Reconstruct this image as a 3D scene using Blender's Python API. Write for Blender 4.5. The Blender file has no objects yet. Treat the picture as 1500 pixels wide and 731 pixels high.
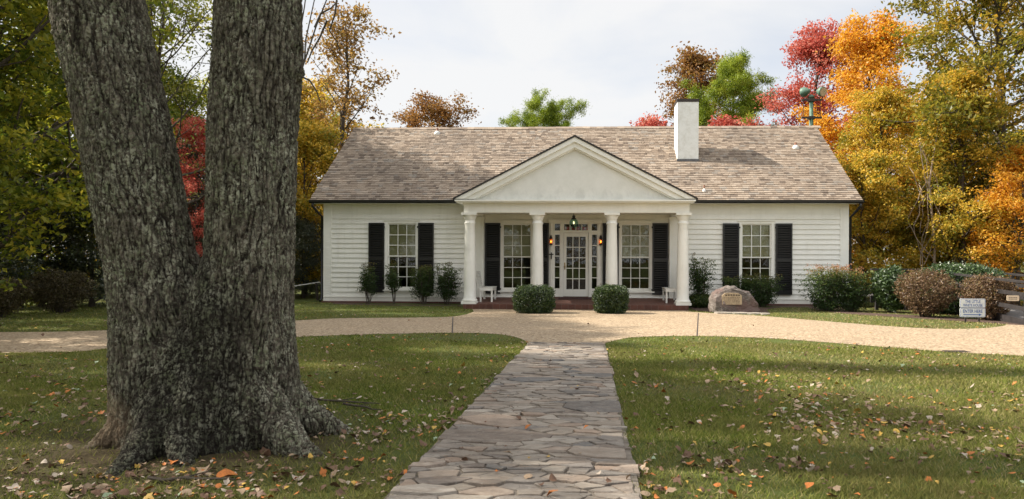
import bpy, bmesh, math, random
import numpy as np
from mathutils import Vector, noise as mnoise
R = math.radians
PI = math.pi
SC = bpy.context.scene
COL = SC.collection

# ------------------------------------------------------------------ camera, world, sun, exposure
FPX, UC, VC, YAW, ROLL, CAMZ = 1000.0, 809.0, 385.0, R(2.5), 0.004, 1.43
cam = bpy.data.cameras.new('camera')
cam.sensor_width = 36.0
cam.lens = 36.0 * FPX / 1500.0
cam.shift_x = -(UC - 750.0) / 1500.0
cam.shift_y = (VC - 365.5) / 1500.0
cam.clip_start = 0.05
cam.clip_end = 2000
camo = bpy.data.objects.new('camera', cam)
COL.objects.link(camo)
camo.location = (0, 0, CAMZ)
camo.rotation_euler = (R(90), -ROLL, YAW)
SC.camera = camo

SUN_EL, SUN_AZ = R(40), R(5)        # azimuth: from the left (-X), turned a little behind the house (+Y)
world = bpy.data.worlds.new('World')
SC.world = world
world.use_nodes = True
wn = world.node_tree
wn.nodes.clear()
def wnode(t, **kw):
    n = wn.nodes.new(t)
    for k, v in kw.items(): setattr(n, k, v)
    return n
wout = wnode('ShaderNodeOutputWorld')
wbg = wnode('ShaderNodeBackground')
wbg.inputs['Strength'].default_value = 0.1
sky = wnode('ShaderNodeTexSky', sky_type='NISHITA', sun_disc=False)
sky.sun_elevation = SUN_EL
sky.sun_rotation = R(-85)
sky.altitude = 300
sky.air_density = 1.0
sky.dust_density = 1.5
tcw = wnode('ShaderNodeTexCoord')
mapw = wnode('ShaderNodeMapping')
mapw.inputs['Scale'].default_value = (1.0, 1.0, 2.6)
mapw.inputs['Location'].default_value = (0.35, 0.1, 0.2)
nzw = wnode('ShaderNodeTexNoise')
nzw.inputs['Scale'].default_value = 2.1
nzw.inputs['Detail'].default_value = 7
nzw.inputs['Roughness'].default_value = 0.52
nzw.inputs['Distortion'].default_value = 0.35
rampw = wnode('ShaderNodeValToRGB')
rampw.color_ramp.elements[0].position = 0.34
rampw.color_ramp.elements[0].color = (0.62, 0.62, 0.62, 1)
rampw.color_ramp.elements[1].position = 0.56
rampw.color_ramp.elements[1].color = (0.96, 0.96, 0.96, 1)
mixw = wnode('ShaderNodeMix', data_type='RGBA')
# thin cloud, brightness added overhead and behind the camera to fill the facade
dotw = wnode('ShaderNodeVectorMath', operation='DOT_PRODUCT'); dotw.inputs[1].default_value = (-0.25, -0.80, 0.45)
mrw = wnode('ShaderNodeMapRange', interpolation_type='SMOOTHSTEP'); mrw.inputs['From Min'].default_value = -0.45; mrw.inputs['From Max'].default_value = 0.75
mrw.inputs['To Min'].default_value = 5.05; mrw.inputs['To Max'].default_value = 8.4
cbw = wnode('ShaderNodeCombineColor')
L = wn.links
L.new(tcw.outputs['Generated'], mapw.inputs['Vector'])
L.new(mapw.outputs['Vector'], nzw.inputs['Vector'])
L.new(nzw.outputs['Fac'], rampw.inputs['Fac'])
L.new(rampw.outputs['Color'], mixw.inputs[0])
L.new(sky.outputs['Color'], mixw.inputs[6])
L.new(tcw.outputs['Generated'], dotw.inputs[0])
L.new(dotw.outputs['Value'], mrw.inputs['Value'])
for k in range(3): L.new(mrw.outputs[0], cbw.inputs[k])
L.new(cbw.outputs[0], mixw.inputs[7])
L.new(mixw.outputs[2], wbg.inputs['Color'])
L.new(wbg.outputs['Background'], wout.inputs['Surface'])

sun = bpy.data.lights.new('sun', 'SUN')
sun.energy = 5.0
sun.angle = R(0.8)
sun.color = (1.0, 0.92, 0.80)
suno = bpy.data.objects.new('sun', sun)
COL.objects.link(suno)
SUNDIR = Vector((-math.cos(SUN_EL) * math.cos(SUN_AZ), math.cos(SUN_EL) * math.sin(SUN_AZ), math.sin(SUN_EL)))
suno.rotation_euler = SUNDIR.to_track_quat('Z', 'Y').to_euler()
suno.location = (-20, 5, 30)

SC.view_settings.view_transform = 'Standard'
SC.view_settings.look = 'None'
SC.view_settings.gamma = 1.0
SC.view_settings.exposure = 0.90
SC.view_settings.use_curve_mapping = False

# ------------------------------------------------------------------ projection helpers (survey of the photo)
def ray(u, v):
    uu = u + ROLL * (v - VC); vv = v - ROLL * (u - UC)
    a = (uu - UC) / FPX; b = (VC - vv) / FPX
    c, s = math.cos(YAW), math.sin(YAW)
    return (a * c - s, a * s + c, b)
def at(u, v, Y):
    d = ray(u, v); t = Y / d[1]
    return (d[0] * t, Y, CAMZ + d[2] * t)
def ux(u, Y): return at(u, VC, Y)[0]
def SS(a, b, x):
    t = np.clip((x - a) / (b - a), 0, 1); return t * t * (3 - 2 * t)
def zg(x, y):
    yy = np.clip(y, -25, 21.0)
    return 0.01 * (21.0 - yy) + 0.05 * SS(21, 22.6, y)
def gnd(u, v):
    d = ray(u, v)
    # z = CAMZ + dz t = 0.01 (21 - dy t)
    t = (0.21 - CAMZ) / (d[2] + 0.01 * d[1])
    return (d[0] * t, d[1] * t)

# ------------------------------------------------------------------ mesh helpers
WL = {}
def tag(o, label=None, cat=None, group=None, kind=None):
    if label: o['label'] = label
    if cat: o['category'] = cat
    if group: o['group'] = group
    if kind: o['kind'] = kind
    return o
def thing(name, label, cat, loc, group=None):
    o = bpy.data.objects.new(name, None)
    o.empty_display_size = 0.2
    COL.objects.link(o); o.location = loc
    WL[o.name] = Vector(loc)
    return tag(o, label, cat, group)
def raw_mesh(name, V, F, tone=None, smooth=False):
    """V (n,3) array, F (m,k) array of same-size faces or list of lists; tone = one float per face"""
    me = bpy.data.meshes.new(name)
    V = np.asarray(V, dtype=np.float32).reshape(-1, 3)
    if isinstance(F, np.ndarray):
        m, k = F.shape
        me.vertices.add(len(V)); me.vertices.foreach_set('co', V.ravel())
        me.loops.add(m * k); me.loops.foreach_set('vertex_index', F.astype(np.int32).ravel())
        me.polygons.add(m); me.polygons.foreach_set('loop_start', np.arange(0, m * k, k, dtype=np.int32))
        me.update(calc_edges=True)
    else:
        me.from_pydata([tuple(map(float, p)) for p in V], [], F); me.update()
    if tone is not None:
        a = me.attributes.new('tone', 'FLOAT', 'FACE')
        a.data.foreach_set('value', np.asarray(tone, dtype=np.float32))
    me.polygons.foreach_set('use_smooth', np.full(len(me.polygons), bool(smooth)))
    return me
def link(name, me, mat, parent=None, loc=None):
    o = bpy.data.objects.new(name, me)
    COL.objects.link(o)
    if mat is not None: me.materials.append(mat)
    if parent is not None: o.parent = parent
    if loc is not None: o.location = loc
    WL[o.name] = WL.get(parent.name, Vector((0, 0, 0))).copy() if parent is not None else Vector(loc or (0, 0, 0))
    return o
class MB:
    def __init__(s): s.v = []; s.f = []; s.t = []; s.tone = 0.5
    def add(s, V, F):
        n = len(s.v); s.v.extend(tuple(p) for p in V)
        for f in F: s.f.append([i + n for i in f]); s.t.append(s.tone)
    def hexa(s, P):   # 8 points: bottom loop (4, ccw from above) then top loop
        s.add(P, [[3, 2, 1, 0], [4, 5, 6, 7], [0, 1, 5, 4], [1, 2, 6, 5], [2, 3, 7, 6], [3, 0, 4, 7]])
    def box(s, x0, x1, y0, y1, z0, z1):
        if x1 < x0: x0, x1 = x1, x0
        s.hexa([(x0, y0, z0), (x1, y0, z0), (x1, y1, z0), (x0, y1, z0), (x0, y0, z1), (x1, y0, z1), (x1, y1, z1), (x0, y1, z1)])
    def prism(s, poly, y0, y1):   # polygon in (x,z), extruded along y
        n = len(poly)
        V = [(x, y0, z) for x, z in poly] + [(x, y1, z) for x, z in poly]
        F = [list(range(n)), list(range(2 * n - 1, n - 1, -1))]
        for i in range(n): j = (i + 1) % n; F.append([j, i, n + i, n + j])
        s.add(V, F)
    def bar(s, a, b, w, h):   # rectangular bar from a to b
        a = Vector(a); b = Vector(b); d = (b - a).normalized()
        up = Vector((0, 0, 1)) if abs(d.z) < 0.95 else Vector((0, 1, 0))
        r = d.cross(up).normalized() * (w / 2); q = r.cross(d).normalized() * (h / 2)
        s.hexa([a - r - q, a + r - q, b + r - q, b - r - q, a - r + q, a + r + q, b + r + q, b - r + q])
    def tube(s, pts, rad, n=8, cap=True):
        pts = [Vector(p) for p in pts]; m = len(pts)
        if not hasattr(rad, '__len__'): rad = [rad] * m
        V = []; ref = None
        for i, p in enumerate(pts):
            d = (pts[min(i + 1, m - 1)] - pts[max(i - 1, 0)]).normalized()
            if ref is None:
                ref = Vector((1, 0, 0)) if abs(d.x) < 0.8 else Vector((0, 1, 0))
            a = (ref - d * ref.dot(d)).normalized(); b = d.cross(a); ref = a
            for k in range(n):
                t = 2 * PI * k / n
                V.append(p + (a * math.cos(t) + b * math.sin(t)) * rad[i])
        F = []
        for i in range(m - 1):
            for k in range(n):
                k2 = (k + 1) % n
                F.append([i * n + k, i * n + k2, (i + 1) * n + k2, (i + 1) * n + k])
        if cap: F.append(list(range(n))[::-1]); F.append([(m - 1) * n + k for k in range(n)])
        s.add(V, F)
    def lathe(s, prof, c, n=24):   # prof: (r,z) list, c centre (x,y,0)
        V = []; m = len(prof)
        for r, z in prof:
            for k in range(n):
                t = 2 * PI * k / n
                V.append((c[0] + r * math.cos(t), c[1] + r * math.sin(t), c[2] + z))
        F = []
        for i in range(m - 1):
            for k in range(n):
                k2 = (k + 1) % n
                F.append([i * n + k, i * n + k2, (i + 1) * n + k2, (i + 1) * n + k])
        F.append(list(range(n))[::-1]); F.append([(m - 1) * n + k for k in range(n)])
        s.add(V, F)
    def build(s, name, mat, parent=None, smooth=False, loc=None):
        V = np.array([tuple(p) for p in s.v], dtype=np.float32)
        off = WL[parent.name] if parent is not None else Vector(loc or (0, 0, 0))
        V = V - np.array(off, dtype=np.float32)
        me = raw_mesh(name, V, s.f, s.t)
        if smooth:
            me.polygons.foreach_set('use_smooth', np.array([len(f) <= 4 for f in s.f]))
        return link(name, me, mat, parent, loc if parent is None else None)

# ------------------------------------------------------------------ materials
def newmat(name):
    m = bpy.data.materials.new(name); m.use_nodes = True
    nt = m.node_tree; nt.nodes.clear()
    out = nt.nodes.new('ShaderNodeOutputMaterial')
    return m, nt, out
class NT:
    def __init__(s, nt): s.nt = nt
    def n(s, t, **kw):
        x = s.nt.nodes.new(t)
        for k, v in kw.items(): setattr(x, k, v)
        return x
    def l(s, a, b): s.nt.links.new(a, b)
    def coord(s, scale=(1, 1, 1), kind='Object'):
        tc = s.n('ShaderNodeTexCoord'); mp = s.n('ShaderNodeMapping')
        mp.inputs['Scale'].default_value = scale
        s.l(tc.outputs[kind], mp.inputs['Vector']); return mp.outputs['Vector']
    def noise(s, vec, scale, detail=4, rough=0.55, dist=0.0):
        x = s.n('ShaderNodeTexNoise'); x.inputs['Scale'].default_value = scale
        x.inputs['Detail'].default_value = detail; x.inputs['Roughness'].default_value = rough
        x.inputs['Distortion'].default_value = dist
        s.l(vec, x.inputs['Vector']); return x.outputs['Fac']
    def voro(s, vec, scale, feature='F1', out='Distance'):
        x = s.n('ShaderNodeTexVoronoi', feature=feature); x.inputs['Scale'].default_value = scale
        s.l(vec, x.inputs['Vector']); return x.outputs[out]
    def ramp(s, fac, stops, interp='LINEAR'):
        x = s.n('ShaderNodeValToRGB'); cr = x.color_ramp; cr.interpolation = interp
        while len(cr.elements) < len(stops): cr.elements.new(0.5)
        for e, (p, c) in zip(cr.elements, stops):
            e.position = p; e.color = tuple(c) + (1,) if len(c) == 3 else c
        s.l(fac, x.inputs['Fac']); return x.outputs['Color']
    def mix(s, fac, a, b, blend='MIX'):
        x = s.n('ShaderNodeMix', data_type='RGBA', blend_type=blend)
        for v, i in ((fac, 0), (a, 6), (b, 7)):
            if hasattr(v, 'node'): s.l(v, x.inputs[i])
            elif i == 0: x.inputs[0].default_value = v
            else: x.inputs[i].default_value = tuple(v) + (1,)
        return x.outputs[2]
    def math(s, op, a, b=0.0):
        x = s.n('ShaderNodeMath', operation=op)
        for v, i in ((a, 0), (b, 1)):
            if hasattr(v, 'node'): s.l(v, x.inputs[i])
            else: x.inputs[i].default_value = v
        return x.outputs[0]
    def attr(s, name='tone'):
        x = s.n('ShaderNodeAttribute'); x.attribute_name = name; return x.outputs['Fac']
    def bump(s, h, strength=0.3, dist=0.01):
        x = s.n('ShaderNodeBump'); x.inputs['Strength'].default_value = strength
        x.inputs['Distance'].default_value = dist; s.l(h, x.inputs['Height']); return x.outputs['Normal']
    def prin(s, out, color, rough=0.6, normal=None, metal=0.0, spec=0.5):
        p = s.n('ShaderNodeBsdfPrincipled')
        if hasattr(color, 'node'): s.l(color, p.inputs['Base Color'])
        else: p.inputs['Base Color'].default_value = tuple(color) + (1,)
        if hasattr(rough, 'node'): s.l(rough, p.inputs['Roughness'])
        else: p.inputs['Roughness'].default_value = rough
        p.inputs['Metallic'].default_value = metal
        p.inputs['Specular IOR Level'].default_value = spec
        if normal is not None: s.l(normal, p.inputs['Normal'])
        s.l(p.outputs[0], out.inputs['Surface']); return p

def simple(name, col, rough=0.6, metal=0.0, var=0.12, nscale=6.0, bump=0.0, spec=0.5):
    m, nt, out = newmat(name); t = NT(nt)
    v = t.coord()
    f = t.noise(v, nscale, 6, 0.6)
    c0 = tuple(x * (1 - var) for x in col); c1 = tuple(min(1, x * (1 + var)) for x in col)
    c = t.ramp(f, [(0.3, c0), (0.7, c1)])
    nb = t.bump(t.noise(v, nscale * 6, 4), bump, 0.01) if bump else None
    t.prin(out, c, rough, nb, metal, spec)
    return m
def emis(name, col, strength):
    m, nt, out = newmat(name); t = NT(nt)
    e = t.n('ShaderNodeEmission'); e.inputs['Color'].default_value = tuple(col) + (1,); e.inputs['Strength'].default_value = strength
    t.l(e.outputs[0], out.inputs['Surface']); return m

def mat_white():
    m, nt, out = newmat('white_paint'); t = NT(nt)
    v = t.coord()
    big = t.noise(v, 1.3, 6, 0.65)
    streak = t.noise(t.coord((9, 9, 0.7)), 1.0, 5, 0.6)
    c = t.ramp(big, [(0.3, (0.76, 0.75, 0.69)), (0.62, (0.845, 0.835, 0.775))])
    c = t.mix(t.math('MULTIPLY', t.ramp(streak, [(0.52, (0, 0, 0)), (0.75, (1, 1, 1))]), 0.3), c, (0.62, 0.60, 0.53))
    nb = t.bump(t.noise(v, 45, 3), 0.12, 0.004)
    t.prin(out, c, 0.55, nb, spec=0.35); return m
def mat_pediment():
    m, nt, out = newmat('pediment_stucco'); t = NT(nt)
    v = t.coord()
    c = t.ramp(t.noise(v, 2.0, 8, 0.7), [(0.3, (0.66, 0.66, 0.61)), (0.65, (0.76, 0.755, 0.71))])
    # grey mildew clinging above the cornice ledge
    sep = t.n('ShaderNodeSeparateXYZ'); t.l(t.coord(), sep.inputs[0])
    low = t.ramp(sep.outputs['Z'], [(0.0, (0, 0, 0)), (1.0, (1, 1, 1))])
    mr = t.n('ShaderNodeMapRange'); mr.inputs['From Min'].default_value = 3.45; mr.inputs['From Max'].default_value = 3.95
    mr.inputs['To Min'].default_value = 1; mr.inputs['To Max'].default_value = 0
    t.l(sep.outputs['Z'], mr.inputs['Value'])
    st = t.math('MULTIPLY', mr.outputs[0], t.ramp(t.noise(t.coord((1.3, 1, 0.9)), 3.0, 7, 0.7, 0.5), [(0.45, (0, 0, 0)), (0.62, (1, 1, 1))]))
    c = t.mix(t.math('MULTIPLY', st, 0.35), c, (0.40, 0.40, 0.37))
    nb = t.bump(t.noise(v, 60, 4), 0.25, 0.006)
    t.prin(out, c, 0.8, nb, spec=0.2); return m
def mat_shingle():
    m, nt, out = newmat('wood_shingle'); t = NT(nt)
    v = t.coord()
    c = t.ramp(t.attr(), [(0.0, (0.085, 0.062, 0.046)), (0.25, (0.215, 0.162, 0.118)), (0.55, (0.315, 0.25, 0.188)), (0.8, (0.41, 0.335, 0.26)), (1.0, (0.25, 0.23, 0.20))])
    grain = t.noise(t.coord((60, 4, 4)), 1.0, 4, 0.6)
    c = t.mix(0.35, c, t.ramp(grain, [(0.3, (0.16, 0.12, 0.09)), (0.7, (0.44, 0.36, 0.30))]))
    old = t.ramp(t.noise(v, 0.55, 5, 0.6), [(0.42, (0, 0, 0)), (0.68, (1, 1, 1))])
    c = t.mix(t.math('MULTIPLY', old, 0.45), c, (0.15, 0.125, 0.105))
    t.prin(out, c, 0.85, t.bump(grain, 0.4, 0.006), spec=0.2); return m
def mat_aggregate():
    m, nt, out = newmat('exposed_aggregate'); t = NT(nt)
    v = t.coord()
    cell = t.voro(v, 34, 'F1', 'Color')
    sp = t.n('ShaderNodeSeparateColor'); t.l(cell, sp.inputs[0])
    c = t.ramp(sp.outputs[0], [(0.0, (0.09, 0.06, 0.038)), (0.3, (0.27, 0.195, 0.122)), (0.65, (0.40, 0.30, 0.195)), (1.0, (0.60, 0.49, 0.35))])
    patch = t.noise(v, 0.9, 6, 0.6)
    c = t.mix(t.math('MULTIPLY', t.ramp(patch, [(0.4, (0, 0, 0)), (0.7, (1, 1, 1))]), 0.35), c, (0.30, 0.235, 0.17))
    c = t.mix(0.25, c, t.ramp(t.noise(v, 14, 3), [(0.3, (0.19, 0.135, 0.085)), (0.7, (0.48, 0.37, 0.245))]))
    d = t.voro(v, 34, 'F1', 'Distance')
    t.prin(out, c, 0.8, t.bump(t.math('MULTIPLY', d, -1.0), 0.6, 0.01), spec=0.25); return m
def mat_flag():
    m, nt, out = newmat('flagstone'); t = NT(nt)
    v = t.coord()
    c = t.ramp(t.attr(), [(0.0, (0.115, 0.125, 0.135)), (0.18, (0.19, 0.145, 0.115)), (0.36, (0.36, 0.30, 0.235)), (0.52, (0.23, 0.205, 0.185)), (0.68, (0.42, 0.365, 0.30)), (0.84, (0.36, 0.24, 0.165)), (1.0, (0.52, 0.46, 0.39))])
    g = t.noise(t.coord((1, 2.2, 2)), 9, 9, 0.7, 0.6)
    c = t.mix(0.32, c, t.ramp(g, [(0.34, (0.05, 0.043, 0.038)), (0.5, (0.28, 0.24, 0.20)), (0.66, (0.58, 0.52, 0.44))]))
    crk = t.ramp(t.voro(t.coord((1, 1.9, 1)), 5.5, 'DISTANCE_TO_EDGE'), [(0.0, (1, 1, 1)), (0.022, (0, 0, 0))])
    c = t.mix(t.math('MULTIPLY', crk, t.ramp(t.noise(v, 3.0, 3), [(0.45, (0, 0, 0)), (0.6, (0.8, 0.8, 0.8))])), c, (0.075, 0.062, 0.052))
    dirt = t.ramp(t.noise(v, 1.6, 7, 0.7), [(0.5, (0, 0, 0)), (0.68, (1, 1, 1))])
    c = t.mix(t.math('MULTIPLY', dirt, 0.4), c, (0.12, 0.10, 0.078))
    w = t.noise(t.coord((0.7, 5, 5)), 6, 5, 0.6, 1.2)
    c = t.mix(t.math('MULTIPLY', t.ramp(w, [(0.5, (0, 0, 0)), (0.66, (1, 1, 1))]), 0.4), c, (0.26, 0.175, 0.115))
    li = t.ramp(t.noise(v, 26, 4, 0.6), [(0.62, (0, 0, 0)), (0.7, (1, 1, 1))])
    c = t.mix(t.math('MULTIPLY', li, 0.35), c, (0.46, 0.46, 0.42))
    c = t.mix(0.24, c, (0.062, 0.058, 0.053))
    t.prin(out, c, 0.75, t.bump(t.math('ADD', g, t.math('MULTIPLY', t.noise(v, 60, 4), 0.3)), 0.8, 0.02), spec=0.3); return m
def mat_mortar():
    return simple('mortar', (0.185, 0.158, 0.13), 0.9, var=0.35, nscale=8, bump=0.5, spec=0.2)
def mat_soilgrass():
    m, nt, out = newmat('lawn_ground'); t = NT(nt)
    v = t.coord()
    f = t.noise(v, 0.55, 8, 0.65)
    c = t.ramp(f, [(0.30, (0.085, 0.058, 0.034)), (0.40, (0.095, 0.090, 0.034)), (0.52, (0.095, 0.130, 0.033)), (0.75, (0.14, 0.155, 0.048))])
    d = t.noise(v, 40, 5, 0.7)
    c = t.mix(0.5, c, t.ramp(d, [(0.3, (0.05, 0.052, 0.02)), (0.6, (0.13, 0.15, 0.045)), (0.8, (0.22, 0.19, 0.085))]))
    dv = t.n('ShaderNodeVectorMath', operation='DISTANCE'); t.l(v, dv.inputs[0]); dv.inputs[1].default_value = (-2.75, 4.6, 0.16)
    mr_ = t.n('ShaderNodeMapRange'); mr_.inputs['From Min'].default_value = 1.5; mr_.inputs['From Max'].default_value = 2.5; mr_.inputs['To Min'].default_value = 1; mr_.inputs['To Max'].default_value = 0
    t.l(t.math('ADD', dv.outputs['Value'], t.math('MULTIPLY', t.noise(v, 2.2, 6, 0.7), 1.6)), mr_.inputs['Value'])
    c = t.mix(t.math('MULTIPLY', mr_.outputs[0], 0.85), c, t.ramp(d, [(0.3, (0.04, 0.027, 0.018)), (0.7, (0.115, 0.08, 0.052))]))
    t.prin(out, c, 0.95, t.bump(d, 0.9, 0.03), spec=0.1); return m
def mat_grass():
    m, nt, out = newmat('grass_blade'); t = NT(nt)
    c = t.ramp(t.attr(), [(0.0, (0.075, 0.115, 0.018)), (0.36, (0.165, 0.21, 0.038)), (0.60, (0.25, 0.25, 0.066)), (0.78, (0.36, 0.305, 0.14)), (1.0, (0.46, 0.38, 0.22))])
    big = t.ramp(t.noise(t.coord(), 0.8, 4, 0.6), [(0.35, (0, 0, 0)), (0.7, (1, 1, 1))])
    c = t.mix(t.math('MULTIPLY', big, 0.6), c, (0.25, 0.205, 0.09))
    a = t.n('ShaderNodeBsdfDiffuse'); b = t.n('ShaderNodeBsdfTranslucent'); mx = t.n('ShaderNodeMixShader'); mx.inputs[0].default_value = 0.3
    t.l(c, a.inputs[0]); t.l(c, b.inputs[0]); t.l(a.outputs[0], mx.inputs[1]); t.l(b.outputs[0], mx.inputs[2]); t.l(mx.outputs[0], out.inputs[0]); return m
def mat_leaf(name, cols, trans=0.55, gloss=0.02):
    m, nt, out = newmat(name); t = NT(nt)
    n = len(cols)
    c = t.ramp(t.attr(), [(0.08 + 0.84 * i / max(1, n - 1), col) for i, col in enumerate(cols)])
    a = t.n('ShaderNodeBsdfDiffuse'); b = t.n('ShaderNodeBsdfTranslucent'); mx = t.n('ShaderNodeMixShader'); mx.inputs[0].default_value = trans
    t.l(c, a.inputs[0]); t.l(c, b.inputs[0]); t.l(a.outputs[0], mx.inputs[1]); t.l(b.outputs[0], mx.inputs[2])
    g = t.n('ShaderNodeBsdfGlossy'); g.inputs['Roughness'].default_value = 0.45; g.inputs['Color'].default_value = (1, 1, 1, 1)
    m2 = t.n('ShaderNodeMixShader'); m2.inputs[0].default_value = gloss
    t.l(mx.outputs[0], m2.inputs[1]); t.l(g.outputs[0], m2.inputs[2]); t.l(m2.outputs[0], out.inputs[0]); return m
def mat_bark(name, dark, light, scale=1.0):
    m, nt, out = newmat(name); t = NT(nt)
    f = t.noise(t.coord((10 * scale, 10 * scale, 2 * scale)), 1.0, 6, 0.65)
    c = t.ramp(f, [(0.3, dark), (0.7, light)])
    t.prin(out, c, 0.9, t.bump(f, 0.8, 0.03), spec=0.15); return m
def mat_bigbark():
    m, nt, out = newmat('lichened_bark'); t = NT(nt)
    v = t.coord()
    f = t.noise(t.coord((22, 22, 5)), 1.0, 7, 0.7, 0.4)
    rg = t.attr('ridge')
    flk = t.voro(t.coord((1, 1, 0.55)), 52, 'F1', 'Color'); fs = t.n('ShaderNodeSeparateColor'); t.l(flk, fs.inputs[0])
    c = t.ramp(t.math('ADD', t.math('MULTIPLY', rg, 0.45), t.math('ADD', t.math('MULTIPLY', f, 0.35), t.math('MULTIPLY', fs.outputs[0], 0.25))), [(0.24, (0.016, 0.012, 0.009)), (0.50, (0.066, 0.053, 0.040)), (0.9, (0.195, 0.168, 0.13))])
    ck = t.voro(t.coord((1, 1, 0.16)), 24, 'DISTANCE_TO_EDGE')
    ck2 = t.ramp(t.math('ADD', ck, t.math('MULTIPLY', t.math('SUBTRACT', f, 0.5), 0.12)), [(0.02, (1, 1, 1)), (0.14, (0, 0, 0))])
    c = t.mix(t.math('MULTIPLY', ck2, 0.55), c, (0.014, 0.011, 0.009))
    # dark wet streak running down from the fork
    sep = t.n('ShaderNodeSeparateXYZ'); t.l(v, sep.inputs[0])
    wob = t.math('MULTIPLY', t.math('SUBTRACT', t.noise(t.coord((1, 1, 0.6)), 3.0, 6, 0.7), 0.5), 1.1)
    xc = t.math('ABSOLUTE', t.math('ADD', t.math('ADD', sep.outputs['X'], -0.16), wob))
    zt = t.n('ShaderNodeMapRange'); zt.inputs['From Min'].default_value = -0.1; zt.inputs['From Max'].default_value = 1.85
    zt.inputs['To Min'].default_value = 0.72; zt.inputs['To Max'].default_value = 0.0
    t.l(sep.outputs['Z'], zt.inputs['Value'])
    wet = t.ramp(t.math('SUBTRACT', zt.outputs[0], xc), [(0.0, (0, 0, 0)), (0.22, (1, 1, 1))])
    c = t.mix(t.math('MULTIPLY', wet, 0.9), c, (0.017, 0.014, 0.011))
    # lichen
    l1 = t.ramp(t.noise(v, 42, 5, 0.72, 0.2), [(0.46, (0, 0, 0)), (0.52, (1, 1, 1))])
    lz = t.ramp(t.noise(v, 3.2, 4, 0.6), [(0.32, (0.2, 0.12, 0.12)), (0.62, (1, 1, 1))])
    lich = t.math('MULTIPLY', t.math('MULTIPLY', l1, t.math('MULTIPLY', lz, t.math('SUBTRACT', 1.0, t.math('MULTIPLY', ck2, 0.7)))), t.ramp(rg, [(0.15, (0, 0, 0)), (0.45, (1, 1, 1))]))
    lc = t.ramp(t.noise(v, 9, 3), [(0.35, (0.19, 0.215, 0.125)), (0.65, (0.44, 0.44, 0.335))])
    c = t.mix(t.math('MULTIPLY', t.math('MULTIPLY', lich, t.math('SUBTRACT', 1.0, t.math('MULTIPLY', wet, 0.45))), 0.8), c, lc)
    # orange-brown bare wood patch near the left root
    px_ = t.n('ShaderNodeVectorMath', operation='DISTANCE'); t.l(v, px_.inputs[0]); px_.inputs[1].default_value = (-0.48, -0.30, 0.12)
    rp = t.ramp(t.math('ADD', px_.outputs['Value'], t.math('MULTIPLY', t.noise(v, 7, 4), 0.35)), [(0.30, (1, 1, 1)), (0.48, (0, 0, 0))])
    c = t.mix(t.math('MULTIPLY', rp, 0.7), c, (0.19, 0.135, 0.085))
    h = t.math('SUBTRACT', t.math('ADD', f, t.math('MULTIPLY', l1, 0.25)), t.math('MULTIPLY', ck2, 0.3))
    t.prin(out, c, 0.92, t.bump(h, 0.9, 0.02), spec=0.15); return m
def mat_brick():
    m, nt, out = newmat('red_brick'); t = NT(nt)
    v = t.coord()
    br = t.n('ShaderNodeTexBrick'); t.l(v, br.inputs['Vector'])
    br.inputs['Scale'].default_value = 1.0; br.inputs['Brick Width'].default_value = 0.21; br.inputs['Row Height'].default_value = 0.075
    br.inputs['Mortar Size'].default_value = 0.006
    br.inputs['Color1'].default_value = (0.15, 0.062, 0.045, 1); br.inputs['Color2'].default_value = (0.085, 0.038, 0.030, 1); br.inputs['Mortar'].default_value = (0.17, 0.135, 0.115, 1)
    c = t.mix(0.35, br.outputs['Color'], t.ramp(t.noise(v, 7, 5, 0.65), [(0.3, (0.06, 0.03, 0.025)), (0.7, (0.18, 0.085, 0.06))]))
    t.prin(out, c, 0.8, t.bump(br.outputs['Fac'], -0.3, 0.004), spec=0.25); return m
def mat_whitebrick():
    m, nt, out = newmat('painted_brick'); t = NT(nt)
    v = t.coord()
    sp = t.n('ShaderNodeSeparateXYZ'); t.l(v, sp.inputs[0]); cb = t.n('ShaderNodeCombineXYZ')
    t.l(t.math('ADD', sp.outputs['X'], sp.outputs['Y']), cb.inputs[0]); t.l(sp.outputs['Z'], cb.inputs[1])
    br = t.n('ShaderNodeTexBrick'); t.l(cb.outputs[0], br.inputs['Vector'])
    br.inputs['Scale'].default_value = 1.0; br.inputs['Brick Width'].default_value = 0.21; br.inputs['Row Height'].default_value = 0.075
    br.inputs['Mortar Size'].default_value = 0.007
    c = t.ramp(t.noise(v, 5, 7, 0.7), [(0.3, (0.66, 0.65, 0.60)), (0.55, (0.80, 0.80, 0.77))])
    chip = t.ramp(t.noise(v, 16, 5, 0.7), [(0.64, (0, 0, 0)), (0.7, (1, 1, 1))])
    c = t.mix(t.math('MULTIPLY', chip, 0.5), c, (0.40, 0.33, 0.28))
    t.prin(out, c, 0.7, t.bump(br.outputs['Fac'], -0.7, 0.008), spec=0.3); return m
def mat_glass():
    m, nt, out = newmat('window_glass'); t = NT(nt)
    a = t.n('ShaderNodeBsdfTransparent'); a.inputs[0].default_value = (0.86, 0.9, 0.88, 1)
    g = t.n('ShaderNodeBsdfGlossy'); g.inputs['Roughness'].default_value = 0.015
    t.l(t.bump(t.noise(t.coord(), 2.5, 2), 0.10, 0.02), g.inputs['Normal'])
    fr = t.n('ShaderNodeFresnel'); fr.inputs['IOR'].default_value = 1.5
    mx = t.n('ShaderNodeMixShader')
    t.l(t.math('ADD', t.math('MULTIPLY', fr.outputs[0], 1.0), 0.0), mx.inputs[0])
    t.l(a.outputs[0], mx.inputs[1]); t.l(g.outputs[0], mx.inputs[2]); t.l(mx.outputs[0], out.inputs[0]); return m
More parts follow.
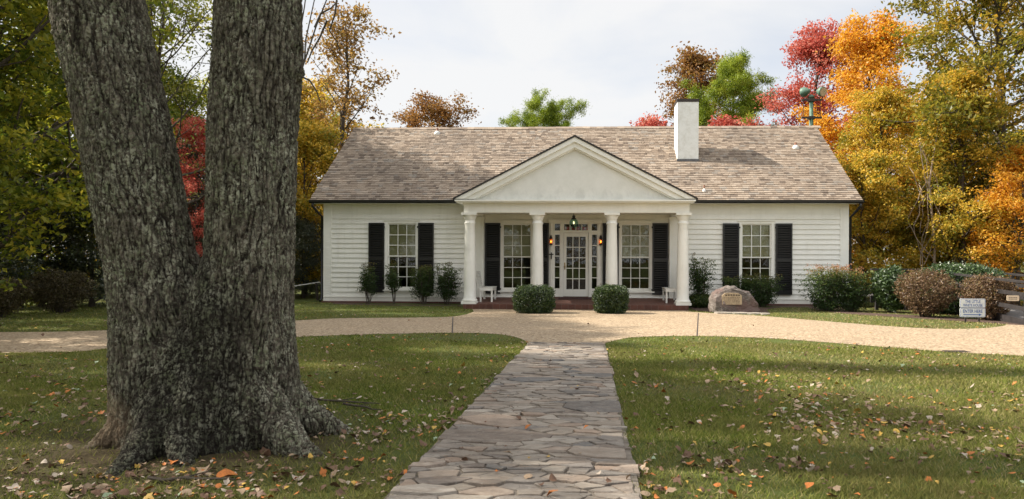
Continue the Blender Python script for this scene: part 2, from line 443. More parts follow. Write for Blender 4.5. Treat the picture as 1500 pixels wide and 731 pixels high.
def mat_lampglass(name, col):
    m, nt, out = newmat(name); t = NT(nt)
    a = t.n('ShaderNodeBsdfTransparent'); a.inputs[0].default_value = tuple(col) + (1,)
    g = t.n('ShaderNodeBsdfGlossy'); g.inputs['Roughness'].default_value = 0.05
    mx = t.n('ShaderNodeMixShader'); mx.inputs[0].default_value = 0.08
    t.l(a.outputs[0], mx.inputs[1]); t.l(g.outputs[0], mx.inputs[2]); t.l(mx.outputs[0], out.inputs[0]); return m
def mat_rock():
    m, nt, out = newmat('boulder_granite'); t = NT(nt)
    v = t.coord()
    st = t.noise(t.coord((3, 3, 12)), 2.2, 8, 0.7, 1.2)
    c = t.ramp(st, [(0.3, (0.05, 0.043, 0.038)), (0.5, (0.14, 0.118, 0.104)), (0.7, (0.29, 0.262, 0.235))])
    red = t.ramp(t.noise(v, 1.7, 4, 0.6), [(0.45, (0, 0, 0)), (0.6, (1, 1, 1))])
    c = t.mix(t.math('MULTIPLY', red, 0.6), c, (0.155, 0.088, 0.075))
    t.prin(out, c, 0.8, t.bump(st, 0.8, 0.03), spec=0.3); return m

M = {}
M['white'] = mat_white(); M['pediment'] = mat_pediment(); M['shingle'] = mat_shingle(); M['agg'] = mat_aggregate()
M['flag'] = mat_flag(); M['mortar'] = mat_mortar(); M['lawn'] = mat_soilgrass(); M['grass'] = mat_grass()
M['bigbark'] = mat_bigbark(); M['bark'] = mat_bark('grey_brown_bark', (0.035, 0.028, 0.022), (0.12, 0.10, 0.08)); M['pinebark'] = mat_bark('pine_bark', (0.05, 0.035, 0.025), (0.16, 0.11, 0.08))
M['brick'] = mat_brick(); M['whitebrick'] = mat_whitebrick(); M['glass'] = mat_glass(); M['rock'] = mat_rock()
M['shutter'] = simple('black_shutter_paint', (0.007, 0.007, 0.0075), 0.38, var=0.25, nscale=10)
M['black'] = simple('black_metal', (0.012, 0.012, 0.012), 0.4, 0.0, 0.3, 10)
M['dark'] = simple('dark_roof_deck', (0.03, 0.027, 0.025), 0.8)
M['blind'] = simple('cream_blind', (0.50, 0.43, 0.26), 0.8, var=0.06)
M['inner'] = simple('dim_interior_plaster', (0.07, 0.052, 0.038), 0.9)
M['bench'] = simple('bench_white_paint', (0.74, 0.73, 0.68), 0.5, var=0.06)
M['mat'] = simple('maroon_mat', (0.05, 0.014, 0.014), 0.95, var=0.3, nscale=30)
M['brass'] = simple('aged_brass', (0.28, 0.2, 0.08), 0.35, 0.9)
M['bronze'] = simple('bronze_plaque', (0.40, 0.31, 0.20), 0.5, 0.2, 0.25, 12)
M['bronzed'] = simple('bronze_lettering', (0.10, 0.075, 0.05), 0.5, 0.2, 0.2, 12)
M['greenmetal'] = simple('verdigris_green_paint', (0.085, 0.16, 0.115), 0.5, 0.0, 0.35, 8)
M['darkwood'] = simple('dark_stained_wood', (0.030, 0.026, 0.026), 0.6, 0.0, 0.4, 9, 0.2)
M['deckwood'] = simple('grey_deck_boards', (0.14, 0.13, 0.125), 0.8, 0.0, 0.25, 9, 0.2)
M['rustpipe'] = simple('rusty_pipe', (0.17, 0.07, 0.035), 0.7, 0.0, 0.3, 20)
M['galv'] = simple('pale_flashing', (0.62, 0.61, 0.58), 0.5, 0.0, 0.15, 12)
M['lead'] = simple('lead_flashing', (0.10, 0.10, 0.105), 0.5, 0.0, 0.2, 12)
M['signwhite'] = simple('sign_white', (0.78, 0.78, 0.76), 0.5, var=0.06, nscale=14)
M['signblue'] = simple('sign_blue', (0.03, 0.10, 0.36), 0.5, var=0.06)
M['tan'] = simple('tan_sign_board', (0.55, 0.45, 0.33), 0.6, var=0.08)
M['ink'] = simple('dark_ink', (0.05, 0.045, 0.04), 0.6)
M['mulch'] = simple('pine_bark_mulch', (0.085, 0.05, 0.035), 0.95, 0.0, 0.6, 40, 0.9)
M['slab'] = simple('pale_flat_stone', (0.36, 0.32, 0.27), 0.8, 0.0, 0.4, 7, 0.6)
M['rail'] = simple('galvanised_handrail', (0.35, 0.35, 0.35), 0.45, 0.4)
M['iron'] = simple('cast_iron', (0.045, 0.035, 0.03), 0.7, 0.0, 0.3, 20)
M['bulb_warm'] = emis('warm_bulb', (1.0, 0.36, 0.07), 4.0)
M['bulb_soft'] = emis('soft_bulb', (1.0, 0.72, 0.36), 2.5)
M['glass_green'] = mat_lampglass('green_lamp_glass', (0.50, 0.72, 0.66)); M['glass_amber'] = mat_lampglass('amber_lamp_glass', (0.95, 0.55, 0.22))

# ------------------------------------------------------------------ ground
xs = np.concatenate([[-900, -300, -120], np.arange(-60, 61, 4.0), [120, 300, 900]])
ys = np.concatenate([[-900, -300, -100, -50, -25], np.arange(-20, 20, 4.0), np.arange(20, 25, 0.4), np.arange(28, 80, 6.0), [120, 300, 900]])
gx, gy = np.meshgrid(xs, ys)
gz = zg(gx, gy)
nx_, ny_ = len(xs), len(ys)
ii = (np.arange(ny_ - 1)[:, None] * nx_ + np.arange(nx_ - 1)[None, :]).ravel()
link('lawn', raw_mesh('lawn', np.stack([gx, gy, gz], -1).reshape(-1, 3), np.stack([ii, ii + 1, ii + 1 + nx_, ii + nx_], -1), smooth=True), M['lawn'])['kind'] = 'structure'

def smooth_line(P, k=6):
    P = [np.array(p, float) for p in P]; out = []
    for i in range(len(P) - 1):
        p0 = P[max(i - 1, 0)]; p1 = P[i]; p2 = P[i + 1]; p3 = P[min(i + 2, len(P) - 1)]
        for j in range(k):
            t = j / k
            out.append(0.5 * (2 * p1 + (p2 - p0) * t + (2 * p0 - 5 * p1 + 4 * p2 - p3) * t * t + (3 * p1 - p0 - 3 * p2 + p3) * t ** 3))
    out.append(P[-1]); return out
def inside(px, py, poly):
    poly = np.asarray(poly); x0, y0 = poly[:, 0], poly[:, 1]; x1, y1 = np.roll(x0, -1), np.roll(y0, -1)
    r = np.zeros(len(px), bool)
    for a, b, c, d in zip(x0, y0, x1, y1):
        if b == d: continue
        k = ((b > py) != (d > py)) & (px < (c - a) * (py - b) / (d - b) + a)
        r ^= k
    return r
near_l = [gnd(*p) for p in [(0, 518), (165, 511), (300, 502), (430, 494), (560, 489.5), (660, 488), (725, 489.5), (758, 495), (777, 504)]]
near_r = [gnd(*p) for p in [(884, 504), (905, 498), (935, 494), (1000, 492.5), (1100, 494.5), (1200, 501), (1300, 509), (1400, 516.5), (1500, 522)]]
far_l = [gnd(*p) for p in [(0, 487), (160, 484), (300, 478), (430, 470), (500, 466.5), (600, 465.5), (655, 464.5), (682, 461), (694, 456.5)]]
far_r = [gnd(*p) for p in [(1005, 456.5), (1060, 460), (1115, 463), (1200, 470), (1300, 478), (1380, 482), (1440, 481), (1470, 477.5), (1487, 473)]]
near_l = [(-30, near_l[0][1] - 5.5), (-16, near_l[0][1] - 1.4)] + near_l
far_l = [(-30, far_l[0][1] - 3.6), (-18, far_l[0][1] - 1.0)] + far_l
rx = near_r[-1]
near_r = near_r + [(rx[0] + 2.5, rx[1] - 1.6), (rx[0] + 12, rx[1] - 8)]
fx = far_r[-1]
far_r = far_r + [(fx[0] + 1.5, fx[1] + 0.3), (fx[0] + 4.0, fx[1] - 1.5), (fx[0] + 14, fx[1] - 7)]
DRIVE = smooth_line(near_l) + smooth_line(near_r) + smooth_line(far_r)[::-1] + [np.array((3.25, 20.75)), np.array((-3.35, 20.75))] + smooth_line(far_l)[::-1]
def fill_poly(name, poly, dz, mat, kind='structure'):
    bm = bmesh.new()
    vs = [bm.verts.new((float(p[0]), float(p[1]), float(zg(p[0], p[1])) + dz)) for p in poly]
    es = [bm.edges.new((vs[i], vs[(i + 1) % len(vs)])) for i in range(len(vs))]
    bmesh.ops.triangle_fill(bm, use_beauty=True, use_dissolve=False, edges=es)
    bmesh.ops.recalc_face_normals(bm, faces=bm.faces)
    for f in bm.faces:
        if f.normal.z < 0: f.normal_flip()
    me = bpy.data.meshes.new(name); bm.to_mesh(me); bm.free()
    o = link(name, me, mat); o['kind'] = kind; return o
fill_poly('driveway', DRIVE, 0.005, M['agg'])
# saw-cut joints across the driveway
for (ua, va, ub, vb) in [(663.5, 464.6, 662.5, 488.2), (1023, 458.8, 1021, 492.6)]:
    a = gnd(ua, va); b = gnd(ub, vb)
    j = MB(); w = 0.012
    j.add([(a[0] - w, a[1], zg(*a) + 0.009), (b[0] - w, b[1], zg(*b) + 0.009), (b[0] + w, b[1], zg(*b) + 0.009), (a[0] + w, a[1], zg(*a) + 0.009)], [[0, 1, 2, 3]])
    j.build('driveway_joint', M['iron'])['kind'] = 'structure'

# ---- flagstone path
pl0, pl1 = gnd(775, 503.5), gnd(565, 731); pr0, pr1 = gnd(886, 503.5), gnd(940, 731)
def path_l(y): return pl0[0] + (pl1[0] - pl0[0]) * (y - pl0[1]) / (pl1[1] - pl0[1])
def path_r(y): return pr0[0] + (pr1[0] - pr0[0]) * (y - pr0[1]) / (pr1[1] - pr0[1])
PY0, PY1 = -3.0, pl0[1] + 0.02
def clip_half(poly, p, n):
    out = []; m = len(poly)
    for i in range(m):
        a = poly[i]; b = poly[(i + 1) % m]
        da = (a[0] - p[0]) * n[0] + (a[1] - p[1]) * n[1]; db = (b[0] - p[0]) * n[0] + (b[1] - p[1]) * n[1]
        if da <= 0: out.append(a)
        if da * db < 0:
            t = da / (da - db); out.append((a[0] + (b[0] - a[0]) * t, a[1] + (b[1] - a[1]) * t))
    return out
rng = np.random.default_rng(5)
SX = 0.56    # stones are longer across the path than along it
pts = []
tries = 0
while tries < 9000:
    tries += 1
    y = rng.uniform(PY0, PY1); x = rng.uniform(path_l(y) + 0.02, path_r(y) - 0.02)
    rad = rng.choice([0.06, 0.12, 0.22, 0.36], p=[0.42, 0.26, 0.18, 0.14])
    if all(((x - q[0]) * SX) ** 2 + (y - q[1]) ** 2 > (0.5 * (rad + q[2])) ** 2 * 1.15 * q[4] for q in pts): pts.append((x, y, rad, rng.uniform(-0.5, 0.5), rng.uniform(0.6, 1.5)))
PATHPOLY = [(path_l(PY0), PY0), (path_r(PY0), PY0), (path_r(PY1), PY1), (path_l(PY1), PY1)]
st = MB()
for i, p in enumerate(pts):
    poly = list(PATHPOLY)
    for q in pts:
        if q is p: continue
        dx, dy = (q[0] - p[0]) * SX * SX * (1 + 0.5 * (p[3] - q[3])), (q[1] - p[1]) + 0.25 * (p[3] + q[3]) * (q[0] - p[0])
        if ((q[0] - p[0]) * SX) ** 2 + dy * dy > 0.7: continue
        w = 0.5 + 0.40 * (p[2] - q[2]) / (p[2] + q[2])
        poly = clip_half(poly, (p[0] + (q[0] - p[0]) * w, p[1] + (q[1] - p[1]) * w), (dx, dy))
        if len(poly) < 3: break
    if len(poly) < 3: continue
    c = np.mean(poly, axis=0)
    # roughen the edge, shrink for the joint
    fine = []
    for k in range(len(poly)):
        a = np.array(poly[k]); b = np.array(poly[(k + 1) % len(poly)]); L_ = np.hypot(*(b - a)); n_ = max(1, int(L_ / 0.045))
        for j in range(n_):
            q = a + (b - a) * j / n_
            d = c - q; dl = np.hypot(*d) + 1e-6
            fine.append(q + d / dl * (0.0035 + rng.uniform(0, 0.010)))
    if len(fine) < 3: continue
    edge_l = [q[0] - path_l(q[1]) for q in fine]; edge_r = [path_r(q[1]) - q[0] for q in fine]
    tilt = rng.normal(0, 0.02, 2); h = 0.021 + rng.uniform(-0.006, 0.010)
    er = min(min(edge_l), min(edge_r))
    if er < 0.05:   # edge stones stick out or stop short of the line
        sh = rng.uniform(-0.035, 0.03)
        sgn = -1 if min(edge_l) < min(edge_r) else 1
        for q in fine:
            e = (q[0] - path_l(q[1])) if sgn < 0 else (path_r(q[1]) - q[0])
            if e < 0.07: q[0] += sgn * sh * (1 if e < 0.045 else 0.4)
    n = len(fine)
    top = [(q[0], q[1], zg(q[0], q[1]) + h + tilt[0] * (q[0] - c[0]) + tilt[1] * (q[1] - c[1])) for q in fine]
    inner = [(c[0] + (x - c[0]) * 0.95, c[1] + (y - c[1]) * 0.95, z + 0.003) for x, y, z in top]
    bot = [(x, y, zg(x, y) - 0.02) for x, y, z in top]
    st.tone = float(np.clip(rng.normal(0.52, 0.30), 0, 1))
    F = [list(range(n))]
    for k in range(n):
        k2 = (k + 1) % n
        F.append([n + k, n + k2, k2, k]); F.append([2 * n + k, 2 * n + k2, n + k2, n + k])
    st.add(inner + top + bot, F)
st.build('flagstone_path', M['flag'])['kind'] = 'structure'
mo = MB()
nn = 30
for k in range(nn):
    y0 = PY0 + (PY1 - PY0) * k / nn; y1 = PY0 + (PY1 - PY0) * (k + 1) / nn
    mo.add([(path_l(y0), y0, zg(0, y0) + 0.0125), (path_r(y0), y0, zg(0, y0) + 0.0125), (path_r(y1), y1, zg(0, y1) + 0.0125), (path_l(y1), y1, zg(0, y1) + 0.0125)], [[0, 1, 2, 3]])
mo.build('path_mortar', M['mortar'])['kind'] = 'structure'

# mulch beds along the house
bed_l = [(-8.3, 22.9), (-8.2, 22.2), (-6.5, 21.85), (-4.5, 21.8), (-3.55, 21.7), (-3.5, 22.9)]
bed_r = [(3.45, 22.9), (3.45, 20.75), (4.2, 19.55), (5.3, 19.75), (5.7, 21.3), (6.4, 22.0), (8.3, 22.1), (8.4, 22.9)]
bed_s = [(8.4, 22.4), (8.0, 21.0), (8.3, 20.2), (9.3, 19.2), (10.6, 16.9), (10.7, 16.4), (10.0, 16.0), (9.4, 16.9), (8.6, 18.1), (7.6, 19.5), (7.2, 21.2), (7.3, 22.4)]
for b in (bed_l, bed_r, bed_s): fill_poly('mulch_bed', [tuple(p) for p in smooth_line(b + [b[0]], 4)][:-1], 0.006, M['mulch'])

# ------------------------------------------------------------------ the house
YW = 23.0          # wall plane
YC = 21.1          # columns
house = thing('house', 'white clapboard cottage with black shutters, columned porch and wood shingle roof', 'house', (0, YW, 0))
def wx(u): return at(u, 385, YW)[0]
def wz(v, u=850): return at(u, v, YW)[2]
XL, XR = -8.83, 8.80
Z0, ZT = 0.10, 3.46
EY, EZ, RY, RZ = 22.58, 3.50, 27.0, 6.76      # eave and ridge lines
RXL, RXR = -9.13, 9.05
pitch = math.atan2(RZ - EZ, RY - EY)
BY = 2 * RY - EY - 0.42                        # back wall
openings = []   # (x0,x1,z0,z1) holes in the front wall
def W_(u0, u1, v0, v1): return (wx(u0), wx(u1), wz(v1), wz(v0))

winL = W_(568.3, 610.0, 327.6, 424.6)
winR = (wx(1085.8), wx(1129.2), winL[2], winL[3])
frL = W_(736, 778.6, 328.0, 425.0)
frR = (wx(909.4), wx(952.2), frL[2], frL[3])
ENT = W_(805.5, 879.5, 322.5, 435.4)
for o in (winL, winR, frL, frR): openings.append((o[0] - 0.10, o[1] + 0.10, o[2] - 0.05, o[3] + 0.10))
openings.append((ENT[0], ENT[1], Z0 - 0.02, ENT[3]))
# clapboards
wall = MB()
zb = Z0 + 0.15
CLX0, CLX1 = XL + 0.28, XR - 0.28
def row(z0, z1, wedge=True):
    cuts = sorted([(o[0], o[1]) for o in openings if o[2] < z1 - 0.001 and o[3] > z0 + 0.001])
    x = CLX0
    segs = []
    for a, b in cuts:
        if a > x: segs.append((x, a))
        x = max(x, b)
    if x < CLX1: segs.append((x, CLX1))
    for a, b in segs:
        pb, pt = (0.042, 0.006) if wedge else (0.016, 0.016)
        wall.hexa([(a, YW - pb, z0), (b, YW - pb, z0), (b, YW + 0.10, z0), (a, YW + 0.10, z0), (a, YW - pt, z1), (b, YW - pt, z1), (b, YW + 0.10, z1), (a, YW + 0.10, z1)])
z = zb; step = 0.166
while z + step < 3.18:
    zs = [z, z + step]
    for o in openings:
        for e in (o[2], o[3]):
            if z + 0.004 < e < z + step - 0.004: zs.append(e)
    zs = sorted(set(zs))
    if len(zs) == 2: row(z, z + step)
    else:
        for a, b in zip(zs, zs[1:]):
            # keep the wedge continuous across the split
            cuts = sorted([(o[0], o[1]) for o in openings if o[2] < b - 0.001 and o[3] > a + 0.001]); x = CLX0; segs = []
            for c0, c1 in cuts:
                if c0 > x: segs.append((x, c0))
                x = max(x, c1)
            if x < CLX1: segs.append((x, CLX1))
            pa = 0.042 - 0.036 * (a - z) / step; pb = 0.042 - 0.036 * (b - z) / step
            for x0, x1 in segs:
                wall.hexa([(x0, YW - pa, a), (x1, YW - pa, a), (x1, YW + 0.1, a), (x0, YW + 0.1, a), (x0, YW - pb, b), (x1, YW - pb, b), (x1, YW + 0.1, b), (x0, YW + 0.1, b)])
    z += step
ztop = z
# side, back walls, gables, inner floor
wall.box(XL + 0.002, XL + 0.15, YW + 0.1, BY, Z0, ZT); wall.box(XR - 0.15, XR - 0.002, YW + 0.1, BY, Z0, ZT)
wall.box(XL + 0.15, XR - 0.15, BY - 0.15, BY, Z0, ZT)
for xa, xb in ((XL + 0.004, XL + 0.14), (XR - 0.14, XR - 0.004)):
    pz = lambda y: EZ + (y - EY) * math.tan(pitch) - 0.12
    wall.add([(xa, YW + 0.1, ZT - 0.1), (xa, BY, ZT - 0.1), (xa, RY, pz(RY)), (xb, YW + 0.1, ZT - 0.1), (xb, BY, ZT - 0.1), (xb, RY, pz(RY))], [[0, 2, 1], [3, 4, 5], [0, 1, 4, 3], [1, 2, 5, 4], [2, 0, 3, 5]])
wall.build('wall', M['white'], house)
tr = MB()
tr.box(CLX0, CLX1, YW - 0.016, YW + 0.1, ztop, ZT)                    # frieze
tr.box(CLX0, CLX1, YW - 0.034, YW - 0.0165, ztop + 0.17, ZT - 0.01)
tr.build('frieze_board', M['white'], house)
for a, b in ((XL, ENT[0] - 0.002), (ENT[1] + 0.002, XR)):
    wt = MB()
    wt.box(a, b, YW - 0.045, YW + 0.1, Z0, zb - 0.012)
    wt.box(a, b, YW - 0.065, YW + 0.1, zb - 0.012, zb)
    wt.build('skirting_board', M['white'], house)
for a, b in ((XL, XL + 0.28), (XR - 0.28, XR)):
    m = MB(); m.box(a, b, YW - 0.042, YW + 0.1, zb, ZT); m.build('corner_board', M['white'], house)
for a, b in ((XL - 0.02, -3.5), (3.5, XR + 0.02)):
    fd = MB(); fd.box(a, b, YW - 0.16, YW + 0.12, -0.15, Z0 - 0.004); fd.build('brick_footing', M['brick'], house)
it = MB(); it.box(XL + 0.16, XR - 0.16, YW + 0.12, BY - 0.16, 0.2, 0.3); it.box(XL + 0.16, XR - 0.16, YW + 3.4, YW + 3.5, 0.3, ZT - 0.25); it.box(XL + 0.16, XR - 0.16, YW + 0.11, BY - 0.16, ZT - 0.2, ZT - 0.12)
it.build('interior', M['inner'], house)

def muntins(m, x0, x1, z0, z1, nc, nr, y0, y1, w=0.022):
    for i in range(1, nc):
        x = x0 + (x1 - x0) * i / nc; m.box(x - w / 2, x + w / 2, y0, y1, z0, z1)
    for j in range(1, nr):
        zz = z0 + (z1 - z0) * j / nr; m.box(x0, x1, y0 + 0.002, y1 - 0.002, zz - w / 2, zz + w / 2)
def window(x0, x1, z0, z1, shutters=True, header=True):
    m = MB(); cw = 0.10
    m.box(x0 - cw, x0, YW - 0.05, YW + 0.1, z0 - 0.05, z1); m.box(x1, x1 + cw, YW - 0.05, YW + 0.1, z0 - 0.05, z1)
    m.box(x0 - cw, x1 + cw, YW - 0.05, YW + 0.1, z1, z1 + 0.10)
    m.box(x0 - cw - 0.03, x1 + cw + 0.03, YW - 0.085, YW - 0.0505, z1 + 0.085, z1 + 0.115)
    w = m.build('window', M['white'], house)
    s = MB(); s.box(x0 - cw - 0.04, x1 + cw + 0.04, YW - 0.11, YW - 0.051, z0 - 0.075, z0 - 0.03); s.box(x0, x1, YW - 0.051, YW + 0.1, z0 - 0.05, z0 - 0.003)
    s.build('sill', M['white'], w)
    zm = (z0 + z1) / 2; b = 0.04
    for k, (a, c, yo) in enumerate(((z0, zm + 0.015, 0.045), (zm - 0.015, z1, 0.0))):
        q = MB()
        q.box(x0, x0 + b, YW + yo, YW + yo + 0.035, a, c); q.box(x1 - b, x1, YW + yo, YW + yo + 0.035, a, c)
        q.box(x0 + b, x1 - b, YW + yo, YW + yo + 0.035, a, a + (0.07 if k == 0 else 0.035)); q.box(x0 + b, x1 - b, YW + yo, YW + yo + 0.035, c - (0.035 if k == 0 else b), c)
        muntins(q, x0 + b, x1 - b, a + (0.07 if k == 0 else 0.035), c - (0.035 if k == 0 else b), 3, 3, YW + yo + 0.004, YW + yo + 0.030)
        q.build('sash', M['white'], w)
        g = MB(); g.box(x0 + b, x1 - b, YW + yo + 0.015, YW + yo + 0.018, a + 0.03, c - 0.03); g.build('pane', M['glass'], w)
    bl = MB()
    nseg = 10
    for k in range(nseg):
        a = zm - 0.04 + (z1 - zm + 0.04) * k / nseg; c = zm - 0.04 + (z1 - zm + 0.04) * (k + 1) / nseg
        bl.box(x0 + 0.01, x1 - 0.01, YW + 0.095, YW + 0.1, a, c)
    bl.build('blind', M['blind'], w)
    return w
def shutter(x0, x1, z0, z1, hinge):
    m = MB(); y0, y1 = YW - 0.095, YW - 0.044; s = 0.05
    m.box(x0, x0 + s, y0, y1, z0, z1); m.box(x1 - s, x1, y0, y1, z0, z1)
    zm = z0 + (z1 - z0) * 0.485
    for a, c in ((z0, z0 + 0.12), (zm - 0.055, zm + 0.055), (z1 - 0.06, z1)): m.box(x0 + s, x1 - s, y0, y1, a, c)
    for a, c in ((z0 + 0.12, zm - 0.055), (zm + 0.055, z1 - 0.06)):
        n = int((c - a) / 0.074)
        for k in range(n):
            zz = a + (c - a) * (k + 0.5) / n; h = 0.026
            m.hexa([(x0 + s, y0 + 0.003, zz - h - 0.004), (x1 - s, y0 + 0.003, zz - h - 0.004), (x1 - s, y1 - 0.004, zz + h - 0.014), (x0 + s, y1 - 0.004, zz + h - 0.014),
                    (x0 + s, y0 + 0.003, zz - h + 0.008), (x1 - s, y0 + 0.003, zz - h + 0.008), (x1 - s, y1 - 0.004, zz + h - 0.004), (x0 + s, y1 - 0.004, zz + h - 0.004)])
    m.box(x0 + s, x1 - s, y1 - 0.003, y1, z0 + 0.12, z1 - 0.06)
    hx = x0 if hinge < 0 else x1
    o = m.build('shutter', M['shutter'], house)
    for zz in (z0 + 0.16, z1 - 0.14):
        k = MB(); k.box(hx - 0.03, hx + 0.03, y0 - 0.012, y0 - 0.001, zz - 0.03, zz + 0.03); k.build('hinge', M['black'], o)
SZ0, SZ1 = wz(430), wz(327)
window(*winL); window(*winR); window(*frL); window(*frR)
for (a, b, h) in ((540.8, 563.4, 1), (613.0, 635.8, -1), (1058.0, 1082.0, 1), (1135.2, 1159.4, -1)): shutter(wx(a), wx(b), SZ0, SZ1, h)
for (a, b, h) in ((711, 733.2, 1), (781.6, 804.0, -1), (882.6, 906.2, 1), (955.2, 978.4, -1)): shutter(wx(a), wx(b), SZ0 - 0.02, SZ1, h)

# entrance: surround, sidelights, transom, door
ZS = 0.29                                # threshold height
sl0 = (wx(812.4), wx(820.2)); sl1 = (wx(866.6), wx(874.6)); dr = (wx(825.0), wx(862.0))
zt0, zt1 = wz(337.8), wz(328.0); zs0, zs1 = wz(422.6), wz(343.8); zd1 = wz(341.0)
su = MB(); yf, yb = YW - 0.045, YW + 0.1
def pieces(m, X0, X1, z0, z1, holes):
    xs_ = sorted(set([X0, X1] + [h[0] for h in holes] + [h[1] for h in holes])); zs_ = sorted(set([z0, z1] + [h[2] for h in holes] + [h[3] for h in holes]))
    for a, b in zip(xs_, xs_[1:]):
        run = None
        for c, d in zip(zs_, zs_[1:]):
            mx_, mz_ = (a + b) / 2, (c + d) / 2
            solid = not any(h[0] < mx_ < h[1] and h[2] < mz_ < h[3] for h in holes)
            if solid: run = (run[0], d) if run else (c, d)
            if (not solid or d == zs_[-1]) and run:
                m.box(a, b, yf, yb, run[0], run[1]); run = None
pieces(su, ENT[0], ENT[1], ZS, ENT[3], [(sl0[0], sl0[1], zs0, zs1), (sl1[0], sl1[1], zs0, zs1), (sl0[0], sl0[1], zt0, zt1), (sl1[0], sl1[1], zt0, zt1), (dr[0] + 0.03, dr[1] - 0.03, zt0, zt1), (dr[0], dr[1], ZS, zd1)])
for u in (808.5, 822.6, 864.4, 877): su.box(wx(u) - 0.035, wx(u) + 0.035, yf - 0.03, yf - 0.001, ZS, ENT[3] - 0.10)
su.box(ENT[0] - 0.05, ENT[1] + 0.05, yf - 0.07, yf - 0.001, ENT[3] - 0.095, ENT[3] + 0.02)
su.box(ENT[0] + 0.04, ENT[1] - 0.04, yf - 0.028, yf - 0.002, (zd1 + zt0) / 2 - 0.03, (zd1 + zt0) / 2 + 0.035)
sur = su.build('door_surround', M['white'], house)
for (a, b) in (sl0, sl1):
    q = MB(); q.box(a, b, YW - 0.01, YW - 0.007, zt0, zt1); q.build('corner_light', M['glass'], house)
    q = MB(); q.box(a, b, YW - 0.01, YW - 0.007, zs0, zs1); s = q.build('sidelight', M['glass'], house)
    q = MB(); muntins(q, a, b, zs0, zs1, 1, 5, YW - 0.028, YW + 0.008, 0.026); q.box(a, a + 0.01, YW - 0.027, YW + 0.007, zs0, zs1); q.box(b - 0.01, b, YW - 0.027, YW + 0.007, zs0, zs1); q.build('glazing_bar', M['white'], s)
q = MB(); q.box(dr[0] + 0.03, dr[1] - 0.03, YW - 0.01, YW - 0.007, zt0, zt1); tno = q.build('transom', M['glass'], house)
q = MB(); muntins(q, dr[0] + 0.03, dr[1] - 0.03, zt0, zt1, 4, 1, YW - 0.028, YW + 0.008, 0.026); q.box(dr[0] + 0.03, dr[1] - 0.03, YW - 0.027, YW + 0.007, zt0, zt0 + 0.01); q.box(dr[0] + 0.03, dr[1] - 0.03, YW - 0.027, YW + 0.007, zt1 - 0.01, zt1); q.build('glazing_bar', M['white'], tno)
dg = (wx(829.8), wx(857.8), wz(423.8), wz(346.8))
q = MB(); yf, yb = YW - 0.02, YW + 0.03
pieces(q, dr[0] + 0.006, dr[1] - 0.006, ZS + 0.012, zd1 - 0.008, [dg])
muntins(q, dg[0], dg[1], dg[2], dg[3], 3, 5, YW - 0.014, YW + 0.024, 0.026)
q.box(dg[0] - 0.01, dg[1] + 0.01, YW - 0.024, YW - 0.0205, ZS + 0.05, ZS + 0.19)
door = q.build('door', M['white'], house)
q = MB(); q.box(dg[0], dg[1], YW + 0.002, YW + 0.005, dg[2], dg[3]); q.build('pane', M['glass'], door)
q = MB(); hx = wx(827.4); hz = wz(391); q.lathe([(0.0, -0.03), (0.025, -0.02), (0.03, 0), (0.025, 0.02), (0, 0.03)], (hx, YW - 0.06, hz), 12); q.box(hx - 0.02, hx + 0.02, YW - 0.03, YW - 0.0205, hz - 0.09, hz + 0.14); q.tube([(hx, YW - 0.021, hz), (hx, YW - 0.06, hz)], 0.01, 8)
q.build('handle', M['brass'], door)
q = MB(); cx_ = wx(807.8); cz_ = wz(374); q.box(cx_ - 0.018, cx_ + 0.018, YW - 0.105, YW - 0.08, cz_ - 0.13, cz_ + 0.09); q.box(cx_ - 0.07, cx_ + 0.07, YW - 0.103, YW - 0.082, cz_ + 0.01, cz_ + 0.045)
q.box(cx_ - 0.01, cx_ + 0.01, YW - 0.081, YW - 0.05, cz_ - 0.02, cz_ + 0.02); q.build('iron_bracket', M['black'], house)

q = MB()  # red and white swags added behind the transom to stand for reflections
for i in range(3):
    x0 = wx(821) + i * 0.34; n = 8
    for k in range(n):
        a = x0 + 0.30 * k / n; b = x0 + 0.30 * (k + 1) / n; dp = lambda f: zt0 + 0.04 - 0.06 * math.sin(PI * f)
        q.tone = 0.1 if k % 4 else 0.9
        q.hexa([(a, YW + 0.07, dp(k / n) - 0.03), (b, YW + 0.07, dp((k + 1) / n) - 0.03), (b, YW + 0.08, dp((k + 1) / n) - 0.03), (a, YW + 0.08, dp(k / n) - 0.03), (a, YW + 0.07, zt0 + 0.13), (b, YW + 0.07, zt0 + 0.13), (b, YW + 0.08, zt0 + 0.13), (a, YW + 0.08, zt0 + 0.13)])
m_, nt_, out_ = newmat('red_white_reflection'); t_ = NT(nt_); t_.prin(out_, t_.ramp(t_.attr(), [(0.4, (0.62, 0.05, 0.07)), (0.6, (0.8, 0.76, 0.72))]), 0.8)
tag(q.build('reflection_swag', m_, loc=(wx(842), YW + 0.07, zt0)), 'added red and white swags standing in for reflections in the transom above the front door', 'reflection_swag')

# porch floor, columns, entablature, pediment
PX0, PX1 = ux(680, YC), ux(1008, YC)
FZ = 0.15
def fz(y): return FZ + 0.115 * (y - (YC - 0.26)) / (YW - 0.068 - (YC - 0.26))     # the brick floor falls towards the drive
ya_, yb_ = YC - 0.26, YW - 0.068
q = MB(); q.hexa([(PX0 + 0.02, ya_, -0.1), (PX1 - 0.02, ya_, -0.1), (PX1 - 0.02, yb_, -0.1), (PX0 + 0.02, yb_, -0.1), (PX0 + 0.02, ya_, fz(ya_)), (PX1 - 0.02, ya_, fz(ya_)), (PX1 - 0.02, yb_, fz(yb_)), (PX0 + 0.02, yb_, fz(yb_))])
q.box(ENT[0], ENT[1], YW - 0.0655, YW + 0.1, 0.0, ZS)
q.build('porch_floor', M['brick'], house)
CT = 2.97      # top of the capitals
colx = [ux(u, YC) for u in (688.3, 787.3, 896.0, 1000.2)]
